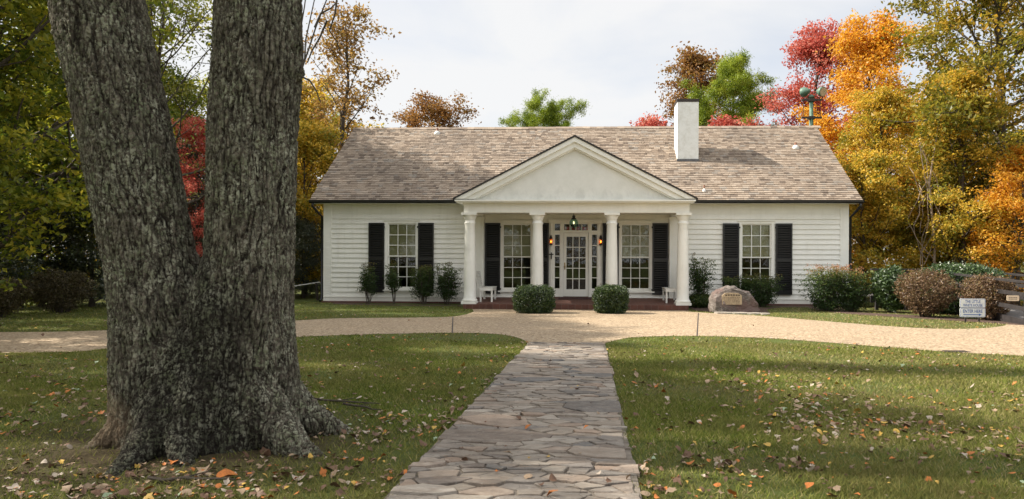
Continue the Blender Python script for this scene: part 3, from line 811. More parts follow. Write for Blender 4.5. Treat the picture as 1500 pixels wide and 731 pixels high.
for x in colx:
    prof = []
    h0, h1 = FZ + 0.075, CT - 0.075
    prof += [(0.228, h0), (0.240, h0 + 0.02), (0.240, h0 + 0.05), (0.222, h0 + 0.07), (0.205, h0 + 0.085), (0.205, h0 + 0.10)]
    for k in range(9):
        t = k / 8; r = 0.187 - 0.034 * (t ** 1.7); prof.append((r, h0 + 0.13 + (h1 - 0.30 - h0 - 0.13) * t))
    r = 0.153; e = h1
    prof += [(r + 0.018, e - 0.255), (r + 0.022, e - 0.24), (r + 0.018, e - 0.225), (r, e - 0.21), (r, e - 0.13), (r + 0.02, e - 0.115), (r + 0.02, e - 0.10), (r + 0.045, e - 0.05), (r + 0.06, e - 0.02), (r + 0.06, e)]
    q = MB(); q.lathe(prof, (x, YC, 0), 32)
    c = q.build('column', M['white'], house, smooth=True)
    q = MB(); q.box(x - 0.235, x + 0.235, YC - 0.235, YC + 0.235, FZ, h0 - 0.0005); q.build('plinth', M['white'], c)
    q = MB(); q.box(x - 0.235, x + 0.235, YC - 0.235, YC + 0.235, h1 + 0.0005, CT); q.build('abacus', M['white'], c)
for x, s in ((colx[0] + 0.01, -1), (colx[3] - 0.01, 1)):
    q = MB(); q.box(x - 0.17, x + 0.17, YW - 0.13, YW - 0.068, 0.30, CT - 0.09); q.box(x - 0.2, x + 0.2, YW - 0.16, YW - 0.068, CT - 0.09, CT - 0.002); q.box(x - 0.185, x + 0.185, YW - 0.145, YW - 0.068, FZ, 0.2995); q.build('pilaster', M['white'], house)
EX0, EX1 = colx[0] - 0.17, colx[3] + 0.17
PZ0 = 3.265     # underside of the pediment cornice
q = MB()
q.box(EX0, EX1, YC - 0.17, YC + 0.17, CT + 0.001, PZ0)
q.box(EX0, EX0 + 0.34, YC + 0.17, YW - 0.04, CT + 0.001, PZ0); q.box(EX1 - 0.34, EX1, YC + 0.17, YW - 0.04, CT + 0.001, PZ0)
q.box(EX0 - 0.02, EX1 + 0.02, YC - 0.19, YC - 0.1702, PZ0 - 0.06, PZ0 - 0.001)
q.build('entablature', M['white'], house)
q = MB(); q.box(EX0 + 0.342, EX1 - 0.342, YC + 0.172, YW - 0.04, CT + 0.09, CT + 0.13); q.build('porch_ceiling', M['white'], house)
apex_x = (colx[0] + colx[3]) / 2
YP = YC - 0.17
a_ = at(842, 199.5, YP - 0.2); lft = at(666.5, 291.5, YP - 0.2); rgt = at(1019, 291.5, YP - 0.2)
AX, AZ = a_[0], a_[2] - 0.03
GX0, GX1 = lft[0], rgt[0]; GZ = 3.375
cz = MB()
cz.box(GX0 + 0.03, GX1 - 0.03, YP - 0.22, YW - 0.04, PZ0, PZ0 + 0.035); cz.box(GX0, GX1, YP - 0.26, YW - 0.04, PZ0 + 0.0355, GZ - 0.03)
cz.build('cornice', M['white'], house)
sl = (AZ - GZ) / (AX - GX0); sr = (AZ - GZ) / (GX1 - AX)
q = MB(); q.prism([(GX0 + 0.5, GZ - 0.028), (GX1 - 0.5, GZ - 0.028), (AX, AZ - 0.5 * sl + 0.03)], YP - 0.02, YP + 0.1); q.build('pediment', M['pediment'], house)
q = MB()
for (gx_, s) in ((GX0, sl), (GX1, sr)):
    d = 1 if gx_ < AX else -1
    def band(o0, o1, y0, y1):
        # o: distance below the roof line, measured vertically
        P = [(gx_ + d * max(0, (o1 - 0.0) / s) * 1.0, GZ - 0.0), (AX, AZ - o1), (AX, AZ - o0), (gx_ + d * o0 / s, GZ)]
        if d < 0: P = P[::-1]
        q.prism(P, y0, y1)
    band(0.0, 0.14, YP - 0.24, YP - 0.02); band(0.14, 0.30, YP - 0.17, YP - 0.02); band(0.30, 0.345, YP - 0.11, YP - 0.02)
q.build('rake_board', M['white'], house)
q = MB()
for (gx_, s) in ((GX0, sl), (GX1, sr)):
    d = 1 if gx_ < AX else -1
    e = 0.06
    P = [(gx_ - d * e, GZ - e * s + 0.004), (AX, AZ + 0.004), (AX, AZ + 0.06), (gx_ - d * e, GZ - e * s + 0.055)]
    if d < 0: P = P[::-1]
    q.prism(P, YP - 0.27, 25.1)
q.build('porch_roof', M['dark'], house)

# main roof: deck + shingle courses
q = MB()
def rp(x, y, off):   # point on front slope, raised by off along the normal
    return (x, y - off * math.sin(pitch), EZ + (y - EY) * math.tan(pitch) + off * math.cos(pitch))
q.hexa([rp(RXL, EY, -0.06), rp(RXR, EY, -0.06), rp(RXR, RY, -0.06), rp(RXL, RY, -0.06), rp(RXL, EY, 0), rp(RXR, EY, 0), rp(RXR, RY, 0), rp(RXL, RY, 0)])
def rb(x, y, off): p = rp(x, y, off); return (p[0], 2 * RY - p[1], p[2])
q.hexa([rb(RXR, EY, -0.06), rb(RXL, EY, -0.06), rb(RXL, RY, -0.06), rb(RXR, RY, -0.06), rb(RXR, EY, 0), rb(RXL, EY, 0), rb(RXL, RY, 0), rb(RXR, RY, 0)])
roofdeck = q.build('roof_deck', M['dark'], house)
q = MB(); rr = random.Random(3)
sl_len = math.hypot(RY - EY, RZ - EZ); cs, sn = math.cos(pitch), math.sin(pitch)
def rs(x, s, off): return (x, EY + s * cs - off * sn, EZ + s * sn + off * cs)
s = -0.05; expo = 0.128; ci = 0
while s < sl_len - 0.05:
    x = RXL - rr.uniform(0.02, 0.05)
    rowtone = rr.gauss(0, 0.07)
    while x < RXR + 0.02:
        w = rr.choice([0.10, 0.13, 0.17, 0.2, 0.24]); x1 = min(x + w, RXR + 0.04)
        jit = rr.gauss(0, 0.006); thk = 0.016 + rr.uniform(-0.004, 0.006)
        s0 = s + jit; s1 = min(s + expo + 0.05, sl_len)
        q.tone = min(1, max(0, rr.gauss(0.5, 0.30) + rowtone))
        g = 0.003
        q.hexa([rs(x + g, s0, 0.004), rs(x1 - g, s0, 0.004), rs(x1 - g, s1, -0.002), rs(x + g, s1, -0.002), rs(x + g, s0, 0.016 + thk), rs(x1 - g, s0, 0.016 + thk), rs(x1 - g, s1, 0.010), rs(x + g, s1, 0.010)])
        x = x1
    s += expo; ci += 1
# ridge caps
x = RXL - 0.03
while x < RXR:
    q.tone = min(1, max(0, rr.gauss(0.5, 0.2))); h = 0.035 + rr.uniform(0, 0.012)
    for d in (-1, 1):
        q.hexa([(x, RY + d * 0.14, RZ - 0.14 * math.tan(pitch) + 0.02), (x + 0.3, RY + d * 0.14, RZ - 0.14 * math.tan(pitch) + 0.02), (x + 0.3, RY, RZ + 0.02), (x, RY, RZ + 0.02),
                (x, RY + d * 0.14, RZ - 0.14 * math.tan(pitch) + 0.02 + h), (x + 0.3, RY + d * 0.14, RZ - 0.14 * math.tan(pitch) + 0.012 + h), (x + 0.3, RY, RZ + 0.012 + h), (x, RY, RZ + 0.02 + h)])
    x += 0.27
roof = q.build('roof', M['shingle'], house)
q = MB(); q.box(RXL + 0.02, RXR - 0.02, EY + 0.015, YW - 0.045, ZT - 0.055, ZT - 0.02); q.build('soffit', M['white'], house)
# gutters and downspouts
for a, b in ((RXL - 0.02, GX0 + 0.01), (GX1 - 0.01, RXR + 0.04)):
    q = MB()
    prof = [(-0.115, 0.0), (-0.105, -0.07), (-0.06, -0.105), (-0.004, -0.105), (-0.004, -0.012), (-0.012, -0.012), (-0.012, -0.095), (-0.06, -0.092), (-0.095, -0.065), (-0.105, 0.0)]
    n = len(prof); y0, z0 = EY - 0.01, EZ + 0.005
    V = [(a, y0 + p[0], z0 + p[1]) for p in prof] + [(b, y0 + p[0], z0 + p[1]) for p in prof]
    F = [[i, (i + 1) % n, n + (i + 1) % n, n + i] for i in range(n)] + [list(range(n))[::-1], [n + i for i in range(n)]]
    q.add(V, F); q.build('gutter', M['black'], house)
for x, d in ((XL, -1), (XR, 1)):
    q = MB(); xo = x + d * 0.075
    q.tube([(xo + d * 0.13, EY - 0.06, EZ - 0.10), (xo + d * 0.13, EY - 0.06, EZ - 0.2), (xo + d * 0.06, EY + 0.15, EZ - 0.36), (xo, YW + 0.02, EZ - 0.52), (xo, YW + 0.02, 0.22), (xo + d * 0.0, YW - 0.14, 0.1)], 0.042, 10)
    q.build('downspout', M['black'], house, smooth=True)
# chimney
cy0 = 24.72; cxa, cxb = at(992.2, 237, cy0)[0], at(1023.2, 237, cy0)[0]; ctz = at(1008, 144, cy0)[2]
q = MB(); q.box(cxa, cxb, cy0, cy0 + 0.85, 4.6, ctz - 0.13); chim = q.build('chimney', M['whitebrick'], house)
q = MB(); q.box(cxa - 0.01, cxb + 0.01, cy0 - 0.01, cy0 + 0.86, ctz - 0.13, ctz - 0.06); q.box(cxa - 0.02, cxb + 0.02, cy0 - 0.02, cy0 + 0.87, ctz - 0.06, ctz - 0.02); q.build('chimney_cap', M['iron'], chim)
q = MB(); zz = EZ + (cy0 - EY) * math.tan(pitch); q.box(cxa - 0.02, cxb + 0.02, cy0 - 0.03, cy0 - 0.002, zz - 0.05, zz + 0.10); q.build('flashing', M['lead'], chim)
# vents
for (u, v, h, r) in ((640.5, 196, 0.22, 0.05), (1165.5, 217, 0.2, 0.05), (1031.5, 281, 0.22, 0.025)):
    d = ray(u, v); t = (EZ - EY * math.tan(pitch) - CAMZ) / (d[2] - d[1] * math.tan(pitch)); p = (d[0] * t, d[1] * t, CAMZ + d[2] * t)
    q = MB(); q.lathe([(r, -0.1), (r, h)], p, 12); vp = q.build('vent_pipe', M['rustpipe'], house, smooth=True)
    q = MB(); q.lathe([(r * 3.0, -0.09), (r * 2.6, 0.02), (r * 1.2, 0.11), (r * 1.05, 0.11)], p, 14); q.build('flashing', M['galv'], vp, smooth=True)

# ------------------------------------------------------------------ lamps
def wall_lantern(u, side):
    x = wx(u); y = YW - 0.13; z = wz(353)
    t = thing('wall_lantern', 'small lit wall lantern with amber chimney glass, ' + side, 'lantern', (x, y, z), 'lanterns beside the front door')
    q = MB(); q.lathe([(0.055, -0.14), (0.06, -0.12), (0.045, -0.10), (0.03, -0.09)], (x, y, z), 14); q.lathe([(0.05, 0.07), (0.055, 0.10), (0.03, 0.14), (0.035, 0.17), (0.0, 0.19)], (x, y, z), 14)
    q.box(x - 0.035, x + 0.035, YW - 0.068, YW - 0.046, z - 0.14, z + 0.17); q.box(x - 0.012, x + 0.012, y, YW - 0.069, z + 0.12, z + 0.14); q.box(x - 0.012, x + 0.012, y, YW - 0.069, z - 0.13, z - 0.11)
    q.build('lantern_frame', M['black'], t, smooth=False)
    q = MB(); q.lathe([(0.03, -0.09), (0.05, -0.045), (0.042, 0.02), (0.03, 0.07)], (x, y, z), 14); q.build('lamp_glass', M['glass_amber'], t, smooth=True)
    q = MB(); q.lathe([(0.004, -0.07), (0.022, -0.045), (0.016, -0.01), (0.002, 0.03)], (x, y, z), 10); q.build('bulb', M['bulb_warm'], t, smooth=True)
wall_lantern(807.2, 'left of the front door'); wall_lantern(879.8, 'right of the front door')
lp = at(840.5, 326.5, 21.9)
t = thing('hanging_lantern', 'lit green glass globe lantern hanging under the porch ceiling above the door', 'lantern', lp)
q = MB(); x, y, z = lp
prof = [(0.035, -0.155)] + [(0.135 * math.sin(PI * k / 12) + 0.005, -0.14 * math.cos(PI * k / 12)) for k in range(1, 11)] + [(0.06, 0.13)]
q.lathe(prof, lp, 20); q.build('lamp_glass', M['glass_green'], t, smooth=True)
q = MB(); q.lathe([(0.075, 0.115), (0.085, 0.135), (0.05, 0.16), (0.045, 0.20), (0.06, 0.21), (0.03, 0.245), (0.0, 0.25)], lp, 16); q.build('cap', M['black'], t, smooth=True)
q = MB(); q.lathe([(0.0, -0.185), (0.03, -0.17), (0.04, -0.15), (0.03, -0.14)], lp, 12); q.build('finial', M['black'], t, smooth=True)
q = MB(); q.tube([(x, y, z + 0.245), (x, y, CT + 0.085)], 0.010, 6); q.lathe([(0.05, CT + 0.055 - z), (0.06, CT + 0.089 - z)], lp, 12); q.build('chain', M['black'], t)
q = MB(); q.lathe([(0.004, -0.04), (0.022, -0.02), (0.02, 0.02), (0.01, 0.05)], lp, 10); q.build('bulb', M['bulb_soft'], t, smooth=True)

# ------------------------------------------------------------------ benches and mat
def bench(xb, d, label):
    """xb: x of the back at seat level; d: facing direction (+1 faces right)"""
    y0, y1 = YC + 0.32, YW - 0.62
    t = thing('porch_bench', label, 'bench', (xb + d * 0.22, (y0 + y1) / 2, FZ), 'benches at the porch ends')
    q = MB(); sz = FZ + 0.50
    for k in range(7):
        a = xb + d * (0.03 + k * 0.066); q.box(a, a + d * 0.05, y0, y1, sz - 0.02, sz)
    q.build('seat', M['bench'], t)
    q = MB()
    for k in range(8):
        zz = sz + 0.05 + k * 0.058; xx = xb - d * 0.10 * (zz - sz) / 0.5
        q.box(xx - 0.012, xx + 0.012, y0, y1, zz, zz + 0.04)
    for y in (y0 + 0.05, (y0 + y1) / 2, y1 - 0.05): q.bar((xb - d * 0.015, y, sz - 0.05), (xb - d * 0.13, y, sz + 0.52), 0.03, 0.03)
    q.build('backrest', M['bench'], t)
    q = MB(); x0_, x1_ = xb + d * 0.05, xb + d * 0.46
    q.box(x0_, x1_, y0 + 0.005, y0 + 0.035, sz - 0.11, sz - 0.0205); q.box(x0_, x1_, y1 - 0.035, y1 - 0.005, sz - 0.11, sz - 0.0205); q.box(x1_ - d * 0.03, x1_, y0 + 0.036, y1 - 0.036, sz - 0.11, sz - 0.0205); q.box(x0_, x0_ + d * 0.03, y0 + 0.036, y1 - 0.036, sz - 0.11, sz - 0.0205)
    q.build('seat_frame', M['bench'], t)
    for x in (x0_, x1_):
        for y in (y0 + 0.037, y1 - 0.092):
            q = MB(); a = x if x == x0_ else x - d * 0.056
            q.box(a + d * 0.0, a + d * 0.055, y, y + 0.055, fz(y) - 0.004, sz - 0.1105); q.build('leg', M['bench'], t)
bench(at(701.5, 420, YC + 0.5)[0], 1, 'white slatted porch bench beside the leftmost column')
bench(at(996, 420, YC + 0.5)[0], -1, 'white slatted porch bench beside the rightmost column')
q = MB(); a, b = YW - 0.62, YW - 0.12; q.hexa([(wx(819), a, fz(a) + 0.002), (wx(868), a, fz(a) + 0.002), (wx(868), b, fz(b) + 0.002), (wx(819), b, fz(b) + 0.002), (wx(819), a, fz(a) + 0.018), (wx(868), a, fz(a) + 0.018), (wx(868), b, fz(b) + 0.018), (wx(819), b, fz(b) + 0.018)]); tag(q.build('doormat', M['mat'], loc=(wx(843), YW - 0.28, 0.277)), 'dark maroon doormat lying at the front door', 'doormat')

# ------------------------------------------------------------------ foliage helpers
def leaves(centers, per, spread, size, rng, up=0.5, aspect=0.55, flat=1.0, droop=0.0):
    C = np.repeat(np.asarray(centers, float), per, axis=0); n = len(C)
    P = C + rng.normal(0, 1, (n, 3)) * spread * np.array([1, 1, flat])
    N = rng.normal(0, 1, (n, 3)); N[:, 2] += up; N /= np.linalg.norm(N, axis=1)[:, None]
    T = rng.normal(0, 1, (n, 3)); T[:, 2] -= droop; T -= N * np.sum(T * N, 1)[:, None]; T /= np.linalg.norm(T, axis=1)[:, None] + 1e-9
    B = np.cross(N, T)
    s = size * rng.uniform(0.6, 1.25, n)[:, None]
    a = P - T * s * 0.5; c = P + T * s * 0.5
    b = P + B * s * aspect * 0.5 + N * s * 0.12 - T * s * 0.05; d = P - B * s * aspect * 0.5 + N * s * 0.12 - T * s * 0.05
    V = np.stack([a, b, c, d], 1).reshape(-1, 3)
    F = np.arange(n * 4).reshape(n, 4)
    ct = np.repeat(rng.uniform(0, 1, len(centers)), per)
    tone = np.clip(0.55 * ct + 0.45 * rng.uniform(0, 1, n), 0, 1)
    return V, F, tone
def unit(v): v = np.asarray(v, float); return v / (np.linalg.norm(v) + 1e-9)
def tree_skeleton(rng, H, tr, h0, env, n_limbs, sub=5, lean=(0, 0), up0=15, up1=60, subl=0.4, wob=0.03):
    mb = MB(); clumps = []
    k = 9; P = []
    off = np.array([0., 0.])
    for i in range(k + 1):
        t = i / k; off = off + rng.normal(0, wob, 2) * H / k * 3
        P.append(np.array([lean[0] * t * H + off[0] * t, lean[1] * t * H + off[1] * t, t * H * 0.95]))
    rad = [tr * (1 - 0.9 * (i / k)) + 0.012 for i in range(k + 1)]
    rad[0] *= 1.35
    mb.tube(P, rad, 8)
    def trunk(t):
        f = min(t, 0.999) * k; i = int(f); return P[i] + (P[i + 1] - P[i]) * (f - i)
    az = rng.uniform(0, 6.28)
    for i in range(n_limbs):
        x = (i + rng.uniform(0, 1)) / n_limbs
        t = h0 + (0.98 - h0) * x
        az += 2.4 + rng.normal(0, 0.35)
        Ln = env(x) * rng.uniform(0.7, 1.12)
        el = R(up0 + (up1 - up0) * x + rng.normal(0, 8))
        b = trunk(t); d = np.array([math.cos(az) * math.cos(el), math.sin(az) * math.cos(el), math.sin(el)])
        pts = [b]; q = b.copy(); dd = d.copy(); m = 5
        for j in range(m):
            dd = unit(dd + rng.normal(0, 0.13, 3) + np.array([0, 0, 0.06])); q = q + dd * Ln / m; pts.append(q.copy())
        r0 = max(0.014, tr * (1 - t) * 0.45 + 0.01)
        mb.tube(pts, [r0 * (1 - 0.85 * j / m) for j in range(m + 1)], 5)
        clumps += [pts[-1], pts[-2]]
        for s_ in range(sub):
            f = rng.uniform(0.25, 0.95) * m; j = min(int(f), m - 1); sb = pts[j] + (pts[j + 1] - pts[j]) * (f - j)
            sd = unit(unit(pts[j + 1] - pts[j]) * 0.6 + rng.normal(0, 0.6, 3) + np.array([0, 0, 0.15])); sL = Ln * subl * rng.uniform(0.6, 1.2)
            mid = sb + sd * sL * 0.5 + rng.normal(0, 0.04, 3) * sL; end = sb + sd * sL + rng.normal(0, 0.08, 3) * sL
            mb.tube([sb, mid, end], [r0 * 0.35, r0 * 0.24, 0.006], 4, cap=False)
            clumps += [end, mid + (end - mid) * 0.4, mid + rng.normal(0, 0.15, 3) * sL]
    return mb, np.array(clumps)
ENVS = {
    'oval': lambda R_: (lambda x: R_ * (0.45 + 0.95 * math.sin(PI * (0.12 + 0.78 * x))) * 0.75),
    'cone': lambda R_: (lambda x: R_ * (1.0 - 0.80 * x)),
    'spread': lambda R_: (lambda x: R_ * (0.7 + 0.5 * math.sin(PI * x)) * (1 - 0.35 * x)),
    'top': lambda R_: (lambda x: R_ * (0.55 + 0.6 * math.sin(PI * min(1, x * 0.9 + 0.1)))),
}
TREE_CACHE = {}
def tree_data(key, seed, H, Rr, tr, h0, shape, n_limbs, per, leaf, spread, sub=5, aspect=0.6, up0=15, up1=60, wob=0.03, droop=0.2, needles=False):
    rng = np.random.default_rng(seed)
    mb, cl = tree_skeleton(rng, H, tr, h0, ENVS[shape](Rr), n_limbs, sub, up0=up0, up1=up1, wob=wob)
    tm = raw_mesh(key + '_trunk', np.array([tuple(p) for p in mb.v]), mb.f, smooth=True)
    if needles:
        V, F, t = leaves(cl, per, spread, leaf, rng, 0.2, aspect, 0.9)
    else:
        keep = rng.uniform(0, 1, len(cl)) < 0.92
        V, F, t = leaves(cl[keep], per, spread, leaf, rng, 0.9, aspect, 0.5, droop)
    cm = raw_mesh(key + '_crown', V, F, t)
    TREE_CACHE[key] = (tm, cm)
def place_tree(name, key, label, x, y, rot, mat, group=None, scale=1.0, bark='bark', cat='tree'):
    t = thing(name, label, cat, (x, y, float(zg(x, y)) - 0.03), group)
    t.rotation_euler = (0, 0, rot); t.scale = (scale,) * 3 if not hasattr(scale, '__len__') else scale
    tm, cm = TREE_CACHE[key]
    for nm, me, mt in (('trunk', tm, M[bark]), ('crown', cm, mat)):
        o = bpy.data.objects.new(nm, me); COL.objects.link(o); o.parent = t
        if not me.materials: me.materials.append(mt)
        o.material_slots[0].link = 'OBJECT'; o.material_slots[0].material = mt
    return t

LF = {}
LF['yellowgreen'] = mat_leaf('yellow_green_leaves', [(0.045, 0.08, 0.010), (0.14, 0.18, 0.018), (0.30, 0.30, 0.026), (0.48, 0.40, 0.04)])
LF['greenyellow'] = mat_leaf('turning_oak_leaves', [(0.08, 0.10, 0.014), (0.19, 0.185, 0.02), (0.33, 0.25, 0.024), (0.50, 0.29, 0.03)])
LF['orange'] = mat_leaf('orange_maple_leaves', [(0.48, 0.20, 0.02), (0.66, 0.31, 0.025), (0.75, 0.43, 0.04), (0.70, 0.52, 0.09)])
LF['gold'] = mat_leaf('gold_green_leaves', [(0.13, 0.17, 0.02), (0.38, 0.32, 0.035), (0.68, 0.43, 0.045), (0.78, 0.56, 0.10)])
LF['red'] = mat_leaf('scarlet_leaves', [(0.26, 0.050, 0.038), (0.48, 0.095, 0.068), (0.62, 0.18, 0.13), (0.56, 0.30, 0.20)])
LF['sunlit_coral'] = mat_leaf('sunlit_coral_leaves', [(0.34, 0.06, 0.045), (0.62, 0.13, 0.095), (0.76, 0.25, 0.18), (0.70, 0.38, 0.26)], 0.6)  # lighter copy of the red leaves, sunlit brightness put into the colour
LF['rust'] = mat_leaf('rust_brown_leaves', [(0.13, 0.055, 0.02), (0.24, 0.115, 0.03), (0.34, 0.175, 0.05), (0.22, 0.17, 0.04)])
LF['tawny'] = mat_leaf('tawny_gold_leaves', [(0.15, 0.075, 0.025), (0.27, 0.155, 0.045), (0.36, 0.22, 0.06), (0.30, 0.23, 0.05)])
LF['pine'] = mat_leaf('pine_needles', [(0.09, 0.14, 0.012), (0.22, 0.29, 0.022), (0.38, 0.42, 0.05)], 0.4)
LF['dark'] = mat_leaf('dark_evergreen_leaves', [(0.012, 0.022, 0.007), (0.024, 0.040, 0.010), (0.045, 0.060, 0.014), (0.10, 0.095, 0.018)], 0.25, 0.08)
LF['box'] = mat_leaf('boxwood_leaves', [(0.007, 0.017, 0.004), (0.018, 0.042, 0.006), (0.042, 0.078, 0.010), (0.10, 0.14, 0.016)], 0.25, 0.05)
LF['holly'] = mat_leaf('glossy_green_leaves', [(0.018, 0.042, 0.009), (0.042, 0.085, 0.016), (0.085, 0.145, 0.026)], 0.25, 0.07)
LF['brown'] = mat_leaf('dry_brown_leaves', [(0.065, 0.036, 0.02), (0.13, 0.075, 0.04), (0.23, 0.14, 0.072), (0.16, 0.135, 0.045)], 0.25, 0.03)
LF['nandina'] = mat_leaf('nandina_leaves', [(0.015, 0.037, 0.007), (0.037, 0.078, 0.012), (0.10, 0.145, 0.024), (0.15, 0.12, 0.03)], 0.45, 0.03)
LF['nandred'] = mat_leaf('nandina_flushed_leaves', [(0.014, 0.036, 0.007), (0.034, 0.075, 0.011), (0.14, 0.19, 0.03), (0.46, 0.22, 0.11)], 0.45, 0.03)
LF['olive'] = mat_leaf('olive_brown_leaves', [(0.035, 0.030, 0.014), (0.075, 0.058, 0.026), (0.12, 0.09, 0.04), (0.10, 0.10, 0.03)], 0.25, 0.03)
LF['pale'] = mat_leaf('pale_fresh_leaves', [(0.12, 0.15, 0.03), (0.20, 0.21, 0.05), (0.28, 0.26, 0.07)], 0.45)

# ------------------------------------------------------------------ tree stock
tree_data('maple', 11, 12.0, 3.1, 0.20, 0.14, 'oval', 32, 74, 0.155, 0.29)
tree_data('maple_b', 12, 11.0, 3.4, 0.18, 0.10, 'spread', 27, 56, 0.155, 0.27)
tree_data('gum', 13, 13.0, 2.9, 0.19, 0.20, 'oval', 30, 56, 0.15, 0.28)
tree_data('poplar', 14, 11.5, 2.3, 0.15, 0.12, 'cone', 30, 22, 0.16, 0.24, up0=25)
tree_data('sweetgum', 24, 12.0, 2.5, 0.15, 0.12, 'oval', 30, 17, 0.16, 0.24, up0=25)
tree_data('oak', 15, 14.0, 4.8, 0.24, 0.20, 'spread', 36, 48, 0.165, 0.27, sub=7)
tree_data('oak_b', 16, 10.0, 3.6, 0.2, 0.12, 'spread', 28, 46, 0.15, 0.26, sub=6)
tree_data('understorey', 17, 6.5, 2.6, 0.09, 0.05, 'spread', 28, 48, 0.14, 0.24, up0=5)
tree_data('airy', 18, 11.0, 4.2, 0.15, 0.25, 'spread', 26, 16, 0.10, 0.36, sub=7, droop=0.8)
tree_data('pine', 19, 15.0, 3.3, 0.20, 0.74, 'top', 20, 140, 0.30, 0.20, sub=4, aspect=0.13, up0=0, up1=55, needles=True)
tree_data('pine_b', 20, 15.0, 3.6, 0.22, 0.56, 'top', 26, 150, 0.30, 0.20, sub=4, aspect=0.13, up0=5, up1=55, needles=True)
tree_data('evergreen', 21, 5.0, 2.3, 0.09, 0.02, 'spread', 26, 80, 0.10, 0.30, up0=5)

# woods: (name, key, label, u, Y, rot, material, scale, group)
WOODS = [
    # behind the house, left to right
    ('sweetgum_tree', 'sweetgum', 'tall sparse tawny tree rising at the left end of the roof', 497, 29.0, 0.3, 'tawny', 1.02, None),
    ('maple_tree', 'maple_b', 'golden tree between the big trunk and the house corner', 452, 33.0, 1.3, 'gold', 0.92, None),
    ('maple_tree', 'understorey', 'golden understorey tree low behind the left house corner', 446, 27.0, 2.0, 'gold', 0.95, None),
    ('maple_tree', 'oak_b', 'rust brown round crown above the roof right of the left vent', 640, 46.0, 0.9, 'rust', 1.18, None),
    ('pine_tree', 'pine', 'green pine crown above the roof over the pediment', 790, 50.0, 0.2, 'pine', 0.83, None),
    ('maple_tree', 'maple_b', 'rust and gold tree behind the chimney, left of the green pine', 1025, 47.0, 2.2, 'rust', 1.38, None),
    ('pine_tree', 'pine_b', 'bright green pine behind the roof right of the chimney', 1072, 42.0, 1.1, 'pine', 0.86, None),
    ('red_maple_tree', 'gum', 'tall scarlet tree behind the floodlight pole', 1172, 37.0, 0.5, 'red', 1.05, None),
    ('red_maple_tree', 'understorey', 'low scarlet tree peeping over the roof left of the chimney', 958, 36.0, 0.4, 'red', 1.22, None),
    ('red_maple_tree', 'understorey', 'low dark red tree peeping over the roof right of the chimney', 1056, 35.0, 2.9, 'red', 1.20, None),
    ('orange_maple_tree', 'maple', 'tall bright orange maple right of the floodlight pole', 1264, 33.0, 1.0, 'orange', 1.06, None),
    ('orange_maple_tree', 'maple_b', 'broad golden maple beside the right end of the house', 1290, 27.5, 2.6, 'gold', 0.72, None),
    ('oak_tree', 'oak', 'big green and bronze oak filling the upper right', 1475, 25.0, 0.7, 'greenyellow', 1.05, None),
    ('orange_maple_tree', 'maple_b', 'golden tree below the big oak with bare lower limbs', 1400, 30.0, 0.1, 'gold', 0.86, None),
    ('orange_maple_tree', 'understorey', 'small bright orange maple at the right edge above the ramp', 1490, 23.0, 1.9, 'orange', 0.72, None),
    ('orange_maple_tree', 'maple', 'gold tree deep in the right-hand woods', 1345, 40.0, 2.0, 'gold', 0.85, None),
    ('oak_tree', 'oak_b', 'green and gold oak standing at the right edge of the woods', 1560, 29.0, 0.9, 'greenyellow', 1.1, None),
    ('orange_maple_tree', 'understorey', 'low gold understorey tree behind the right house corner', 1265, 25.5, 0.9, 'gold', 0.75, None),
    ('oak_tree', 'understorey', 'low olive understorey tree behind the green hedge', 1385, 25.5, 2.5, 'greenyellow', 0.80, None),
    ('orange_maple_tree', 'maple_b', 'golden yellow maple standing in front of the big oak behind the hedge', 1412, 24.2, 2.2, 'gold', 0.70, None),
    # left woods
    ('oak_tree', 'oak_b', 'yellow green oak at the left edge with dark curving limbs', -95, 12.8, 0.6, 'yellowgreen', 0.98, None),
    ('oak_tree', 'airy', 'airy pale green tree between the two trunks against the sky', 225, 21.0, 1.2, 'pale', 0.98, None),
    ('oak_tree', 'oak_b', 'yellow green tree seen between the two big stems', 262, 27.0, 2.2, 'yellowgreen', 0.86, None),
    ('red_maple_tree', 'gum', 'slender scarlet tree seen through the fork of the big tree', 279, 23.0, 0.1, 'sunlit_coral', 0.47, None),
    ('oak_tree', 'understorey', 'yellow green understorey tree left of the big tree', 60, 20.5, 0.1, 'yellowgreen', 0.92, None),
    ('oak_tree', 'oak_b', 'tall yellow green oak behind the two clipped brown shrubs', 112, 24.5, 1.1, 'yellowgreen', 1.5, None),
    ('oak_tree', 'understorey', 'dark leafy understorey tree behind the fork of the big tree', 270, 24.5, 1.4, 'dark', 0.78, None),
    ('pine_tree', 'pine', 'dark green pine far off between the big tree and the tawny tree', 447, 52.0, 2.2, 'pine', 0.82, None),
]
for (nm, key, label, u, Y, rot, mt, sc_, grp) in WOODS:
    place_tree(nm, key, label, ux(u, Y), Y, rot, LF[mt], grp, sc_, 'pinebark' if 'pine' in nm else 'bark')
# dark evergreen shrubs under the left woods
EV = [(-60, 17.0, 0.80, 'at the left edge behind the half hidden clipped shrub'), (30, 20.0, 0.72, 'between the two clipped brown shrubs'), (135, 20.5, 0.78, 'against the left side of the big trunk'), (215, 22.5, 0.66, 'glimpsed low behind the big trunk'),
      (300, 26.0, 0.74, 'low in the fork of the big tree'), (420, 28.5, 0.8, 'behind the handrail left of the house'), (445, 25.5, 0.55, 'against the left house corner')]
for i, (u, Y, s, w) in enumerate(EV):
    place_tree('evergreen_shrub', 'evergreen', 'dark evergreen shrub ' + w, ux(u, Y), Y, i * 1.3, LF['dark'], 'dark shrubs under the left woods', s, cat='shrub')
